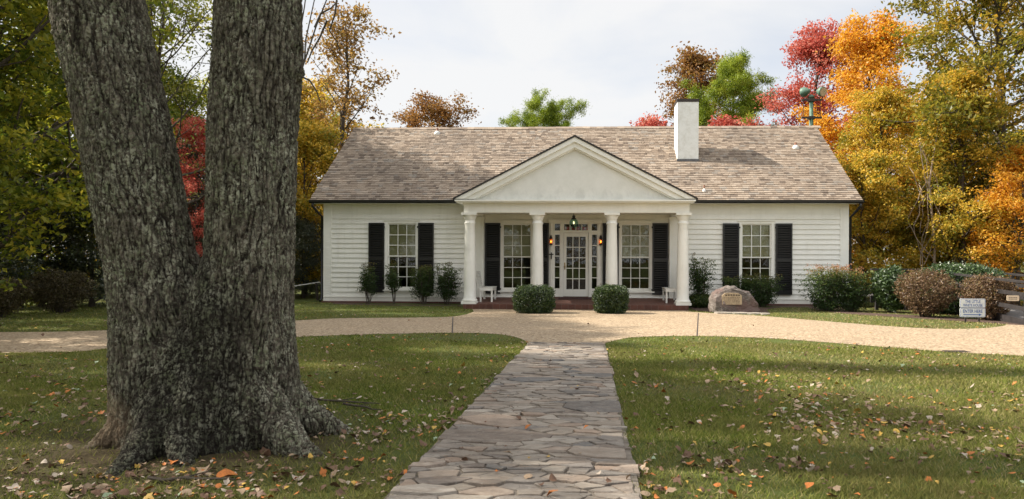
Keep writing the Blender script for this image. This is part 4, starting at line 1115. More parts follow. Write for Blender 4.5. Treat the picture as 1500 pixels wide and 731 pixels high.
# far woods as one mass
rng = np.random.default_rng(77)
cl = []
for k in range(2500):
    a = rng.uniform(-1.25, 1.15) if k < 1500 else rng.uniform(1.9, 4.4); d = rng.uniform(55, 75) if k < 1500 else rng.uniform(38, 55)
    x, y = math.sin(a) * d, math.cos(a) * d
    hmax = (6.5 if k < 1500 else 9.5) + 2.5 * mnoise.noise(Vector((x * 0.08, y * 0.08, 0)))
    cl.append((x, y, rng.uniform(0.2, max(2, hmax)) ))
V, F, tn = leaves(cl, 34, 0.95, 0.42, rng, 0.5, 0.7)
LF['far'] = mat_leaf('far_autumn_leaves', [(0.04, 0.055, 0.012), (0.11, 0.10, 0.018), (0.27, 0.15, 0.02), (0.33, 0.17, 0.03)])
o = link('distant_woods', raw_mesh('distant_woods', V, F, tn), LF['far']); tag(o, 'mixed autumn woods closing the view far off all around', 'woods', kind='stuff')

# bare vines hanging in the right-hand trees
q = MB(); rr = random.Random(8)
vx, vy = ux(1365, 24.0), 24.0
for k in range(10):
    x = vx + rr.uniform(-0.8, 0.8); z1 = rr.uniform(3.6, 5.6); z0 = rr.uniform(1.2, 2.8); P = []
    bow = rr.uniform(-0.9, 0.9)
    for j in range(9):
        f = j / 8; P.append((x + bow * math.sin(f * PI) + rr.uniform(-0.06, 0.06), vy + rr.uniform(-0.15, 0.15), z1 + (z0 - z1) * f))
    q.tube(P, 0.012, 5)
q.tube([(vx, vy, 0.0), (vx + 0.1, vy, 2.0), (vx - 0.1, vy, 4.2), (vx + 0.2, vy, 6.2)], [0.05, 0.04, 0.035, 0.02], 6)
M['vine'] = simple('pale_vine_stem', (0.26, 0.2, 0.15), 0.9)
tag(q.build('hanging_vine', M['vine'], loc=(vx, vy, 0)), 'tangle of bare pale vines hanging in the golden trees', 'vine')

# ------------------------------------------------------------------ shrubs
def ball_shrub(name, label, group, x, y, w, d, h, mat, seed, leaf=0.05, n=2600, shape=2.4, stem=0.0, open_base=False, nstem=7, z0=0.0, shell=0.25):
    rng = np.random.default_rng(seed)
    zb_ = float(zg(x, y)) + z0
    t = thing(name, label, 'shrub', (x, y, zb_), group)
    D = rng.normal(0, 1, (n, 3)); D /= np.linalg.norm(D, axis=1)[:, None]
    k = (np.abs(D) ** shape).sum(1) ** (-1 / shape)
    rad = k * (1 - shell * rng.uniform(0, 1, n) ** 1.6)
    lump = np.array([1 + (0.24 if open_base else 0.12) * mnoise.noise(Vector(tuple(p * 2.3 + seed))) + (0.12 if open_base else 0.07) * mnoise.noise(Vector(tuple(p * 6 + seed))) for p in D])
    P = D * (rad * lump)[:, None]
    hz = (P[:, 2] * 0.5 + 0.5)
    if open_base:
        taper = 0.66 + 0.34 * np.clip(hz * 1.7, 0, 1)
        P[:, 0] *= taper; P[:, 1] *= taper
    C = np.stack([P[:, 0] * w / 2, P[:, 1] * d / 2, stem + np.clip(hz, 0.0, 1.2) * (h - stem)], 1)
    V, F, tn = leaves(C, 4, leaf * 0.6, leaf, rng, 0.3, 0.6)
    link('foliage', raw_mesh('foliage', V, F, tn), mat, t)
    q = MB(); ra = random.Random(seed)
    for i in range(nstem):
        a = ra.uniform(0, 6.28); r = ra.uniform(0.02, 0.12) * w; r2 = ra.uniform(0.15, 0.38) * w
        q.tube([(x + r * math.cos(a), y + r * math.sin(a) * d / w, zb_ - 0.02), (x + (r + r2) * 0.6 * math.cos(a + 0.2), y + (r + r2) * 0.6 * math.sin(a + 0.2) * d / w, zb_ + h * 0.4), (x + r2 * math.cos(a), y + r2 * math.sin(a) * d / w, zb_ + h * 0.85)], [0.018, 0.012, 0.004], 5)
    q.build('stem', M['bark'], t)
    return t
def span(u0, u1, Y): return (ux(u0, Y) + ux(u1, Y)) / 2, ux(u1, Y) - ux(u0, Y)
def hgt(v, u, Y): return at(u, v, Y)[2]
for (u0, u1, vt, Y, lab, sd) in ((754, 811, 419.5, 19.2, 'clipped dark boxwood left of the porch entrance', 41), (871, 919, 419, 19.3, 'clipped boxwood with yellow tips right of the porch entrance', 42)):
    x, w = span(u0, u1, Y); ball_shrub('boxwood_shrub', lab, 'clipped boxwoods flanking the porch entrance', x, Y, w, w * 0.95, hgt(vt, u0, Y) - float(zg(x, Y)), LF['box'], sd, 0.045, 5200, 4.0, shell=0.3)
for (u0, u1, vt, Y, lab, sd) in ((1319, 1396, 397.5, 18.6, 'rounded dry brown shrub in front of the green hedge', 43), (1414, 1481, 404.5, 17.6, 'dry brown shrub beside the visitor sign', 44),
                                 (52, 127, 397.5, 17.9, 'clipped olive brown shrub on the left verge', 45), (-40, 31, 408.5, 15.9, 'clipped olive brown shrub cut by the left edge', 46)):
    x, w = span(u0, u1, Y); ball_shrub('brown_shrub', lab, 'clipped brown shrubs', x, Y, w, w, hgt(vt, (u0 + u1) / 2, Y) - float(zg(x, Y)), LF['olive' if u0 < 200 else 'brown'], sd, 0.052, 2900, 3.0, 0.10, True, 22, shell=0.5)
x, w = span(1345, 1478, 19.9); ball_shrub('green_hedge', 'broad domed glossy green hedge behind the brown shrubs', None, x, 20.1, w, 1.7, hgt(387.5, 1410, 20.1) - 0.02, LF['holly'], 47, 0.075, 5200, 2.6)
x, w = span(1281, 1330, 20.4); ball_shrub('camellia_shrub', 'glossy green shrub between the corner nandina and the brown shrub', None, x, 20.4, w, 0.9, hgt(395, 1300, 20.4), LF['holly'], 48, 0.10, 1500, 2.2, 0.15, True)
x, w = span(1012, 1048, 21.5); ball_shrub('low_shrub', 'low green shrub at the foot of the rightmost column', None, x, 21.9, 0.85, 0.7, 0.42, LF['nandina'], 49, 0.05, 1300, 2.0)
def nandina(label, u, Y, vt, w, mat, seed, n=14, bare=0.4, group='nandinas along the house front'):
    x = ux(u, Y); zb_ = float(zg(x, Y)); H = hgt(vt, u, Y) - zb_; rng = np.random.default_rng(seed)
    t = thing('nandina_plant', label, 'shrub', (x, Y, zb_), group)
    q = MB(); cl = []
    for i in range(n):
        a = rng.uniform(0, 6.28); r = rng.uniform(0.02, 0.12) * w; tip = rng.uniform(0.2, 0.5) * w; h = H * rng.uniform(0.58, 1.04)
        b = np.array([x + r * math.cos(a), Y + r * math.sin(a), zb_ - 0.01]); e = np.array([x + tip * math.cos(a), Y + tip * math.sin(a) * 0.7, zb_ + h])
        m = (b + e) / 2 + rng.normal(0, 0.03, 3)
        q.tube([b, m, e], [0.010, 0.008, 0.004], 5)
        for f in np.arange(bare, 1.02, 0.07):
            p = b + (m - b) * f * 2 if f < 0.5 else m + (e - m) * (f - 0.5) * 2
            for j in range(2):
                ang = rng.uniform(0, 6.28); L_ = rng.uniform(0.06, 0.32) * w; d = np.array([math.cos(ang) * L_, math.sin(ang) * L_ * 0.8, rng.uniform(-0.04, 0.05)])
                pe = p + d; q.tube([p, pe], [0.003, 0.002], 3, cap=False)
                cl += [p + d * 0.6, pe]
    V, F, tn = leaves(np.array(cl) - np.array([x, Y, zb_]), 6, 0.05, 0.068, rng, 0.6, 0.42, 0.6, 0.3)
    hz = V[::4, 2] / H; tn = np.clip(0.62 * np.clip(hz, 0, 1.1) ** 4 + 0.55 * tn, 0, 1)      # new growth at the tips is flushed
    link('foliage', raw_mesh('foliage', V, F, tn), mat, t); q.build('stem', M['bark'], t)
nandina('slender nandina with bare lower canes, leftmost along the front wall', 541, 22.35, 387, 0.62, LF['nandina'], 51, 12, 0.5)
nandina('narrow nandina directly in front of the left window', 578, 22.35, 385, 0.50, LF['nandina'], 52, 9, 0.55)
nandina('full nandina in front of the left window right shutter', 621, 22.3, 388, 0.80, LF['nandina'], 53, 15, 0.32)
nandina('nandina nearest the leftmost column', 656, 22.3, 386, 0.85, LF['nandina'], 54, 15, 0.28)
nandina('tall nandina between the rightmost column and the boulder', 1028, 21.9, 373, 0.85, LF['nandina'], 55, 16, 0.42)
nandina('nandina behind the boulder before the left shutter', 1082, 22.35, 402, 0.85, LF['nandina'], 56, 16, 0.2)
nandina('nandina behind the boulder under the right window', 1118, 22.2, 402, 0.95, LF['nandina'], 57, 18, 0.15)
nandina('broad red tipped nandina at the right house corner', 1212, 21.0, 391, 1.35, LF['nandred'], 58, 30, 0.1)
nandina('reddish nandina bush in front of the ramp rail', 1248, 20.8, 393, 1.10, LF['nandred'], 59, 22, 0.12)

# ------------------------------------------------------------------ boulder with plaque
def boulder():
    Y = 20.1
    prof = [(1041, 456), (1040.5, 445), (1041, 434), (1046, 425), (1056, 421), (1066, 418.5), (1080, 422), (1092, 427), (1101, 434), (1109, 444), (1114, 453), (1111, 458), (1080, 458.5), (1060, 458)]
    c = at(1077, 440, Y); g = float(zg(c[0], Y))
    t = thing('memorial_boulder', 'reddish grey granite boulder with a bronze plaque beside the driveway', 'boulder', (c[0], Y, g))
    bm = bmesh.new(); rings = []
    for dy, s_ in ((-0.36, 0.86), (-0.31, 0.97), (-0.05, 1.0), (0.25, 0.95), (0.42, 0.75)):
        ring = []
        for (u, v) in prof:
            p = at(u, v, Y); x = c[0] + (p[0] - c[0]) * s_; z = g + max(-0.04, (p[2] - g) * (0.35 + 0.65 * s_))
            ring.append(bm.verts.new((x - c[0], dy + 0.10 * (z - g), z - g)))
        rings.append(ring)
    n = len(prof)
    for a, b in zip(rings, rings[1:]):
        for i in range(n): bm.faces.new((a[i], a[(i + 1) % n], b[(i + 1) % n], b[i]))
    bm.faces.new(rings[0][::-1]); bm.faces.new(rings[-1])
    bmesh.ops.recalc_face_normals(bm, faces=bm.faces)
    bmesh.ops.triangulate(bm, faces=[f for f in bm.faces if len(f.verts) > 4])
    bmesh.ops.subdivide_edges(bm, edges=bm.edges, cuts=3, use_grid_fill=True)
    for v in bm.verts:
        p = v.co; d = mnoise.noise(p * 2.4) * 0.08 + (abs(mnoise.noise(p * 4.5)) - 0.2) * 0.09 + mnoise.noise(p * 8.5) * 0.02 + mnoise.noise(p * 16) * 0.010
        fade = 0.25 if (abs(p.x + 0.05) < 0.33 and p.y < -0.15 and 0.2 < p.z < 0.7) else 1.0
        v.co = p + v.normal * d * fade
    me = bpy.data.meshes.new('rock'); bm.to_mesh(me); bm.free()
    link('rock', me, M['rock'], t)
    # plaque
    q = MB(); a = at(1057.5, 446, Y - 0.36); b = at(1086.5, 430, Y - 0.36); x0, x1, z0, z1 = a[0], b[0], a[2], b[2]
    ar = [(x0, z0), (x1, z0), (x1, z1 - 0.06), (x1 - 0.05, z1 - 0.02)] + [(x0 + (x1 - x0) * k / 6, z1 + 0.02 * math.sin(PI * k / 6)) for k in (5, 4, 3, 2, 1)] + [(x0 + 0.05, z1 - 0.02), (x0, z1 - 0.06)]
    q.prism(ar, Y - 0.385, Y - 0.27); pl = q.build('plaque', M['bronze'], t)
    q = MB(); ra = random.Random(4); yy = Y - 0.3875
    for k in range(5):
        zz = z0 + 0.04 + k * 0.038; x = x0 + 0.05
        while x < x1 - 0.07:
            w = ra.uniform(0.02, 0.06); q.box(x, min(x + w, x1 - 0.05), yy, yy + 0.002, zz, zz + 0.013); x += w + 0.014
    for k in range(6):
        x = x0 + 0.09 + k * 0.073; q.box(x, x + 0.05, yy - 0.004, yy + 0.002, z1 - 0.075 + 0.012 * math.sin(PI * (k + .5) / 6), z1 - 0.035 + 0.012 * math.sin(PI * (k + .5) / 6))
    q.build('lettering', M['bronzed'], pl)
boulder()
# flat stones set before the boulder
rng = np.random.default_rng(9)
for i, (u, v, w, d) in enumerate(((1060, 459.6, 0.52, 0.34), (1084, 460.0, 0.50, 0.36), (1105, 460.6, 0.42, 0.34), (1120, 461.0, 0.30, 0.30))):
    gx0, gy0 = gnd(u, v); zz = float(zg(gx0, gy0)); n = 11
    q = MB(); ring = []
    for k in range(n):
        a = 2 * PI * k / n; ca, sa = math.cos(a), math.sin(a); r = (abs(ca) ** 3 + abs(sa) ** 3) ** (-1 / 3) * rng.uniform(0.86, 1.0)
        ring.append((gx0 + ca * r * w / 2, gy0 + sa * r * d / 2))
    top = [(x, y, zz + 0.045) for x, y in ring]; bot = [(x, y, zz - 0.02) for x, y in ring]
    q.add(top + bot, [list(range(n))] + [[n + k, n + (k + 1) % n, (k + 1) % n, k] for k in range(n)])
    tag(q.build('flat_stone', M['slab'], loc=(gx0, gy0, zz)), ['wide pale flat stone under the left end of the boulder', 'pale flat stone under the middle of the boulder', 'flat stone under the right end of the boulder', 'smallest flat stone, at the tapering right end of the row'][i], 'stone', 'flat stones before the boulder')

# ------------------------------------------------------------------ signs
def text_mesh(body, width, height, bold=False):
    cu = bpy.data.curves.new('lettering', 'FONT'); cu.body = body; cu.size = 1.0; cu.extrude = 0.0; cu.offset = 0.012 if bold else 0.0; cu.resolution_u = 3
    ob = bpy.data.objects.new('lettering', cu); COL.objects.link(ob)
    dg_ = bpy.context.evaluated_depsgraph_get(); dg_.update()
    me = bpy.data.meshes.new_from_object(ob.evaluated_get(dg_))
    bpy.data.objects.remove(ob); bpy.data.curves.remove(cu)
    V = np.zeros(len(me.vertices) * 3, np.float32); me.vertices.foreach_get('co', V); V = V.reshape(-1, 3)
    mn, mx = V.min(0), V.max(0)
    V2 = np.zeros_like(V); V2[:, 0] = ((V[:, 0] - mn[0]) / (mx[0] - mn[0]) - 0.5) * width; V2[:, 2] = ((V[:, 1] - mn[1]) / (mx[1] - mn[1]) - 0.5) * height
    me.vertices.foreach_set('co', V2.ravel()); me.update(); return me
Y = 16.75
a = at(1406, 464.5, Y); b = at(1443.5, 437.5, Y); sx0, sx1, sz0, sz1 = a[0], b[0], a[2], b[2]; sm = (sz0 + sz1) / 2
scx = (sx0 + sx1) / 2
t = thing('visitor_sign', 'white visitor sign with blue lettering and arrow in front of brown shrubs', 'sign', (scx, Y, float(zg(scx, Y))))
def rounded(x0, x1, z0, z1, r):
    P = []
    for cx, cz, a0 in ((x1 - r, z0 + r, -90), (x1 - r, z1 - r, 0), (x0 + r, z1 - r, 90), (x0 + r, z0 + r, 180)):
        for k in range(4): an = R(a0 + 30 * k); P.append((cx + r * math.cos(an), cz + r * math.sin(an)))
    return P
for (za, zb2, lines) in ((sm + 0.004, sz1, [('THE LITTLE', 0.68, 0.60), ('WHITE HOUSE', 0.28, 0.76)]), (sz0, sm - 0.004, [('ENTER HERE', 0.66, 0.76)])):
    q = MB(); q.prism(rounded(sx0, sx1, za, zb2, 0.03), Y - 0.006, Y + 0.006); pn = q.build('sign_panel', M['signwhite'], t)
    q = MB()
    for (x0, x1, z0, z1) in ((sx0 + 0.012, sx1 - 0.012, za + 0.008, za + 0.014), (sx0 + 0.012, sx1 - 0.012, zb2 - 0.014, zb2 - 0.008), (sx0 + 0.006, sx0 + 0.012, za + 0.02, zb2 - 0.02), (sx1 - 0.012, sx1 - 0.006, za + 0.02, zb2 - 0.02)):
        q.box(x0, x1, Y - 0.0085, Y - 0.0062, z0, z1)
    if len(lines) == 1:
        zc = za + (zb2 - za) * 0.27; q.box(sx0 + 0.08, sx1 - 0.15, Y - 0.0085, Y - 0.0062, zc - 0.010, zc + 0.010)
        q.prism([(sx1 - 0.15, zc - 0.028), (sx1 - 0.085, zc), (sx1 - 0.15, zc + 0.028)], Y - 0.0085, Y - 0.0062)
    q.build('border', M['signblue'], pn)
    for s_, f, wf in lines:
        me = text_mesh(s_, (sx1 - sx0) * wf, (zb2 - za) * (0.30 if len(lines) == 2 else 0.36), True)
        zc = za + (zb2 - za) * f
        o = link('lettering', me, M['signblue'], pn); o.location = Vector((scx, Y - 0.0095, zc)) - WL[pn.name]
for x in (sx0 + 0.14, sx1 - 0.14):
    q = MB(); q.box(x - 0.02, x + 0.02, Y + 0.008, Y + 0.03, float(zg(x, Y)) - 0.1, sz1 - 0.02); q.build('post', M['iron'], t)

# ------------------------------------------------------------------ ramp on the right
def ramp():
    g = lambda x, y: float(zg(x, y))
    t = thing('wooden_ramp', 'dark timber access ramp with railings at the right of the house', 'ramp', (10.6, 18.5, 0.0))
    q = MB()
    # landing beside the house, then the ramp down towards the driveway
    for k in range(36):
        x0 = 8.95 + k * 0.085 ; q.box(x0, x0 + 0.08, 21.6, 23.0, 0.42, 0.46)
    A0, A1 = Vector((10.75, 21.55, 0.44)), Vector((10.15, 15.75, 0.10)); wv = Vector((1.25, -0.10, 0))
    d = (A1 - A0)
    nb = 46
    for k in range(nb):
        p0 = A0 + d * (k / nb); p1 = A0 + d * ((k + 0.93) / nb); th = Vector((0, 0, 0.04))
        q.hexa([p1 - th, p1 + wv - th, p0 + wv - th, p0 - th, p1, p1 + wv, p0 + wv, p0])
    q.build('deck', M['deckwood'], t)
    q = MB(); q.box(8.93, 11.99, 21.55, 21.598, 0.24, 0.445); q.bar(A0 + Vector((-0.03, 0, -0.13)), A1 + Vector((-0.03, 0, -0.06)), 0.05, 0.22); q.bar(A0 + wv + Vector((0.03, 0, -0.13)), A1 + wv + Vector((0.03, 0, -0.06)), 0.05, 0.22)
    q.build('joist', M['darkwood'], t)
    posts = [(9.1, 21.52, 0.45), (10.0, 21.52, 0.45)]
    for f in (0.02, 0.35, 0.68, 0.97):
        p = A0 + d * f; posts.append((p.x - 0.09, p.y, p.z)); p = p + wv; posts.append((p.x + 0.09, p.y, p.z))
    for (x, y, zz) in posts:
        q = MB(); q.box(x - 0.045, x + 0.045, y - 0.045, y + 0.045, g(x, y) - 0.1, zz + 0.78); q.build('post', M['darkwood'], t)
    for hgt_, th in ((0.95, 0.05), (0.66, 0.09), (0.34, 0.09)):
        wd = 0.05 if hgt_ < 0.9 else 0.13
        for ra_, rb_ in (((8.9, 21.46, 0.45 + hgt_ - 0.13), (10.6, 21.46, 0.45 + hgt_ - 0.13)), (A0 + Vector((-0.15, 0, hgt_ - 0.16)), A1 + Vector((-0.15, 0, hgt_ - 0.02))), (A0 + wv + Vector((0.15, 0, hgt_ - 0.16)), A1 + wv + Vector((0.15, 0, hgt_ - 0.02)))):
            q = MB(); q.bar(ra_, rb_, wd, th); q.build('rail', M['darkwood'], t)
ramp()
Y = 15.66; a = at(1474.5, 440.8, Y); b = at(1492.5, 432.8, Y)
q = MB(); q.prism(rounded(a[0], b[0], a[2], b[2], 0.02), Y - 0.012, Y); tg = q.build('rail_sign', M['tan'], loc=((a[0] + b[0]) / 2, Y, a[2]))
tag(tg, 'small tan notice board fixed to the end post of the ramp', 'sign')
q = MB(); ra = random.Random(2)
for k in range(2):
    x = a[0] + 0.04; zz = a[2] + 0.035 + k * 0.035
    while x < b[0] - 0.06: w = ra.uniform(0.015, 0.04); q.box(x, x + w, Y - 0.0145, Y - 0.0122, zz, zz + 0.013); x += w + 0.008
q.build('lettering', M['ink'], tg)

# handrail left of the house, drain cover, floodlight pole
a = at(432, 419, 24.0); b = at(468, 413.5, 24.0); g0 = float(zg(a[0], 24))
t = thing('handrail', 'pale metal handrail on dark posts beside the left house corner', 'handrail', (b[0] - 0.1, 24.0, g0))
q = MB(); q.tube([(a[0] - 1.6, 24.3, a[2] - 0.25), a, b, (b[0] + 0.12, 24, b[2] - 0.1)], 0.022, 8); q.build('rail', M['galv'], t)
for x, zt_ in ((b[0] - 0.12, b[2] - 0.02), (a[0] - 0.35, a[2] - 0.06)):
    q = MB(); q.bar((x + 0.06, 24.0, g0 - 0.05), (x, 24.0, zt_), 0.06, 0.06); q.build('post', M['iron'], t)
a = gnd(1385, 515.6); b = gnd(1424, 517.2); zz = float(zg(*a))
t = thing('drain_grate', 'rusty iron drain grate at the driveway edge', 'drain', ((a[0] + b[0]) / 2, a[1], zz))
q = MB(); n = 11; x0, x1, y0, y1 = a[0], b[0], a[1] - 0.07, a[1] + 0.09
q.box(x0, x1, y0, y0 + 0.025, zz - 0.03, zz + 0.016); q.box(x0, x1, y1 - 0.025, y1, zz - 0.03, zz + 0.016)
for k in range(n): x = x0 + (x1 - x0 - 0.015) * k / (n - 1); q.box(x, x + 0.015, y0 + 0.0255, y1 - 0.0255, zz - 0.03, zz + 0.014)
q.build('grate', M['iron'], t)

Y = 29.3; px_ = ux(1187.5, Y); pt = at(1187, 143, Y)[2]
t = thing('floodlight_pole', 'green floodlight pole with two lamps rising behind the right end of the roof', 'light pole', (px_, Y, float(zg(px_, Y))))
q = MB(); q.tube([(px_, Y, 0), (px_, Y, pt - 2), (px_, Y, pt)], [0.13, 0.095, 0.075], 14); q.lathe([(0.13, -0.02), (0.14, 0.04), (0.05, 0.12)], (px_, Y, pt), 12); q.build('pole', M['greenmetal'], t, smooth=True)
for v, hw in ((147, 0.42), (172.8, 0.42)):
    zz = at(1187, v, Y)[2]; q = MB(); q.box(px_ - hw, px_ + hw, Y - 0.10, Y - 0.03, zz - 0.035, zz + 0.035); q.box(px_ - 0.13, px_ + 0.13, Y - 0.125, Y + 0.12, zz - 0.06, zz + 0.06); q.build('crossarm', M['iron'], t)
zt1_, zt2_ = at(1187, 147, Y)[2], at(1187, 172.8, Y)[2]
for dx in (-0.36, 0.22, 0.36):
    q = MB(); q.tube([(px_ + dx, Y - 0.07, zt2_), (px_ + dx * 0.97, Y - 0.07, zt1_)], 0.014, 6); q.build('brace_rod', M['iron'], t)
for u, dirv in ((1180.5, Vector((-0.55, 0.75, -0.05))), (1201.5, Vector((0.45, -0.85, -0.28)))):
    c = Vector(at(u, 134, Y)); dirv.normalize()
    q = MB(); pts_ = []; rad_ = []
    for k in range(8): f = k / 7; pts_.append(c - dirv * 0.19 + dirv * 0.36 * f); rad_.append(0.205 * math.sin(PI / 2 * min(1, 0.12 + f * 1.05)))
    q.tube(pts_, rad_, 18); lh = q.build('floodlight', M['greenmetal'], t, smooth=True)
    q = MB(); e = c + dirv * 0.172; q.tube([e, e + dirv * 0.012], 0.18, 18); q.build('lens', M['tan'], lh)
    q = MB(); q.tube([(c.x + 0.17, c.y, c.z - 0.02), (c.x + 0.15, c.y, c.z - 0.2), (c.x, Y - 0.065, zt1_ + 0.03)], 0.014, 6); q.tube([(c.x - 0.17, c.y, c.z - 0.02), (c.x - 0.15, c.y, c.z - 0.2), (c.x, Y - 0.065, zt1_ + 0.03)], 0.014, 6); q.build('yoke', M['iron'], lh)

# ------------------------------------------------------------------ the big double-stemmed tree
YT = 4.85
def big_tree():
    def p3(u, v, dy=0): return Vector(at(u, v, YT + dy))
    k_ = YT / 1000.0
    base = p3(300, 652)
    gz_ = float(zg(base.x, YT))
    t = thing('double_trunk_tree', 'large lichen covered tree with two thick stems in the left foreground', 'tree', (base.x, YT, gz_))
    mb = MB()
    left = [(262, 700, 104), (260, 640, 94), (254, 580, 87), (247, 520, 82), (240, 450, 76), (221, 380, 66), (205, 300, 65.5), (186, 200, 66), (165, 100, 66), (144, 0, 66), (120, -110, 64)]
    right = [(352, 700, 116), (352, 640, 100), (352, 580, 88), (350, 520, 84), (354, 450, 78), (366, 380, 65), (367, 300, 63), (370, 200, 65), (377, 100, 66), (379, 0, 64), (383, -110, 60)]
    mid = [(300, 700, 125), (300, 640, 108), (302, 580, 96), (302, 530, 80), (299, 485, 58), (296, 440, 34)]
    for L_ in (left, right):
        mb.tube([p3(u, v) for u, v, r in L_], [r * k_ * (0.955 if L_ is left else 0.965) for u, v, r in L_], 28)
    mb.tube([p3(u, v, -0.05) for u, v, r in mid], [r * k_ for u, v, r in mid], 24)
    def root(pts, rad): mb.tube([Vector((x, y, float(zg(x, y)) + z)) for x, y, z in pts], rad, 12)
    bx, by = base.x, YT
    root([(bx - 0.22, by - 0.15, 0.42), (bx - 0.40, by - 0.24, 0.12), (bx - 0.54, by - 0.32, 0.0), (bx - 0.66, by - 0.38, -0.09)], [0.2, 0.13, 0.08, 0.05])
    root([(bx - 0.05, by - 0.25, 0.4), (bx - 0.08, by - 0.46, 0.1), (bx - 0.06, by - 0.72, 0.0), (bx - 0.02, by - 0.95, -0.045), (bx + 0.05, by - 1.15, -0.09)], [0.2, 0.14, 0.085, 0.065, 0.045])
    root([(bx + 0.2, by - 0.3, 0.4), (bx + 0.15, by - 0.5, 0.10), (bx + 0.22, by - 0.66, 0.0), (bx + 0.35, by - 0.8, -0.08)], [0.22, 0.14, 0.08, 0.05])
    root([(bx + 0.35, by - 0.1, 0.42), (bx + 0.62, by - 0.25, 0.13), (bx + 0.85, by - 0.42, 0.02), (bx + 1.1, by - 0.5, -0.08)], [0.22, 0.17, 0.11, 0.06])
    root([(bx + 0.35, by + 0.1, 0.42), (bx + 0.7, by + 0.1, 0.10), (bx + 1.05, by + 0.2, -0.08)], [0.2, 0.15, 0.06])
    root([(bx - 0.25, by + 0.1, 0.4), (bx - 0.45, by + 0.1, 0.08), (bx - 0.66, by + 0.15, -0.08)], [0.2, 0.12, 0.05])
    root([(bx, by + 0.3, 0.42), (bx, by + 0.7, 0.05), (bx + 0.1, by + 1.0, -0.09)], [0.3, 0.2, 0.08])
    # old branch scars
    for (u, v, r) in ((92, 48, 16), (432, 106, 16), (430, 66, 14)):
        c = p3(u, v); mb.lathe([(0.001, -r * k_), (r * k_ * 0.7, -r * k_ * 0.7), (r * k_, 0), (r * k_ * 0.7, r * k_ * 0.7), (0.001, r * k_)], c, 12)
    V = np.array([tuple(p) for p in mb.v]) - np.array([base.x, YT, gz_])
    tmp = bpy.data.objects.new('tmp', raw_mesh('tmp', V, mb.f)); COL.objects.link(tmp)
    rm = tmp.modifiers.new('r', 'REMESH'); rm.mode = 'VOXEL'; rm.voxel_size = 0.0085
    sm_ = tmp.modifiers.new('s', 'SMOOTH'); sm_.factor = 0.5; sm_.iterations = 5
    dg_ = bpy.context.evaluated_depsgraph_get(); dg_.update()
    me = bpy.data.meshes.new_from_object(tmp.evaluated_get(dg_))
    bpy.data.objects.remove(tmp)
    n = len(me.vertices); co = np.zeros(n * 3, np.float32); no = np.zeros(n * 3, np.float32)
    me.vertices.foreach_get('co', co); me.vertices.foreach_get('normal', no); co = co.reshape(-1, 3); no = no.reshape(-1, 3)
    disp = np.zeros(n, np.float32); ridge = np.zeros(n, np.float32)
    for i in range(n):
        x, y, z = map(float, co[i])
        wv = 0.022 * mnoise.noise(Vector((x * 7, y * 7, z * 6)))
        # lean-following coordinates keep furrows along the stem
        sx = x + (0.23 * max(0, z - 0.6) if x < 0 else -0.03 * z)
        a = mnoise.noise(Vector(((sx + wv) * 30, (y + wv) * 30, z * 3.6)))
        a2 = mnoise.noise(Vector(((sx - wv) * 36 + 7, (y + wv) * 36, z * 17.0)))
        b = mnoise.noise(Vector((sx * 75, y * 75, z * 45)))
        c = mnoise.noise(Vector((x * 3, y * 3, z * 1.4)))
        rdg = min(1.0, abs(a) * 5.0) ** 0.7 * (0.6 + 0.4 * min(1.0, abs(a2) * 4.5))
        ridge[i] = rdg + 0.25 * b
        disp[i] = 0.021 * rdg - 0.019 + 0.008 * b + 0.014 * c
    co = co + no * disp[:, None]
    me.vertices.foreach_set('co', co.ravel()); me.polygons.foreach_set('use_smooth', np.ones(len(me.polygons), bool)); me.update()
    me.materials.clear()
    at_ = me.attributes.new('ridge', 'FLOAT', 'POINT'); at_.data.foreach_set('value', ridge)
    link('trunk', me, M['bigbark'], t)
    # upper limbs and the crown (above the picture)
    rng = np.random.default_rng(31); q = MB(); clumps = []
    for (L_, sgn) in ((left, -1), (right, 1)):
        b0 = p3(L_[-1][0], L_[-1][1] + 15); b0 = np.array(b0); r0 = L_[-1][2] * k_ * 0.97
        P = [b0]; d = unit([sgn * 0.2, 0.0, 1])
        for j in range(7): d = unit(d + rng.normal(0, 0.06, 3)); P.append(P[-1] + d * 1.6)
        q.tube(P, [r0 * (1 - 0.115 * j) for j in range(8)], 12)
        for j in range(18):
            f = rng.uniform(1.6, 6.9); i = int(f); pb = P[i] + (P[min(i + 1, 7)] - P[i]) * (f - i)
            az = j * 2.4 + rng.normal(0, 0.3); el = R(rng.uniform(5, 45)); Ln = rng.uniform(2.2, 4.4)
            dd = np.array([math.cos(az) * math.cos(el), math.sin(az) * math.cos(el), math.sin(el)]); pp = [pb]
            for m in range(4): dd = unit(dd + rng.normal(0, 0.15, 3)); pp.append(pp[-1] + dd * Ln / 4)
            q.tube(pp, [0.09, 0.07, 0.05, 0.03, 0.012], 6)
            for m in range(7):
                ff = rng.uniform(1.2, 4); i2 = min(int(ff), 3); c0 = pp[i2] + (pp[i2 + 1] - pp[i2]) * (ff - i2); e = c0 + unit(rng.normal(0, 1, 3) + [0, 0, 0.2]) * rng.uniform(0.5, 1.3)
                q.tube([c0, e], [0.02, 0.006], 4, cap=False); clumps += [e, (e + c0) / 2]
    q.build('limb', M['bark'], t)
    cl = np.array(clumps); cl = cl[cl[:, 2] > 4.7]
    V, F, tn = leaves(cl - np.array([base.x, YT, gz_]), 14, 0.22, 0.15, rng, 0.5, 0.6)
    link('crown', raw_mesh('crown', V, F, tn), LF['greenyellow'], t)
    # thin bare shoots beside the right stem
    q = MB(); ra = random.Random(12)
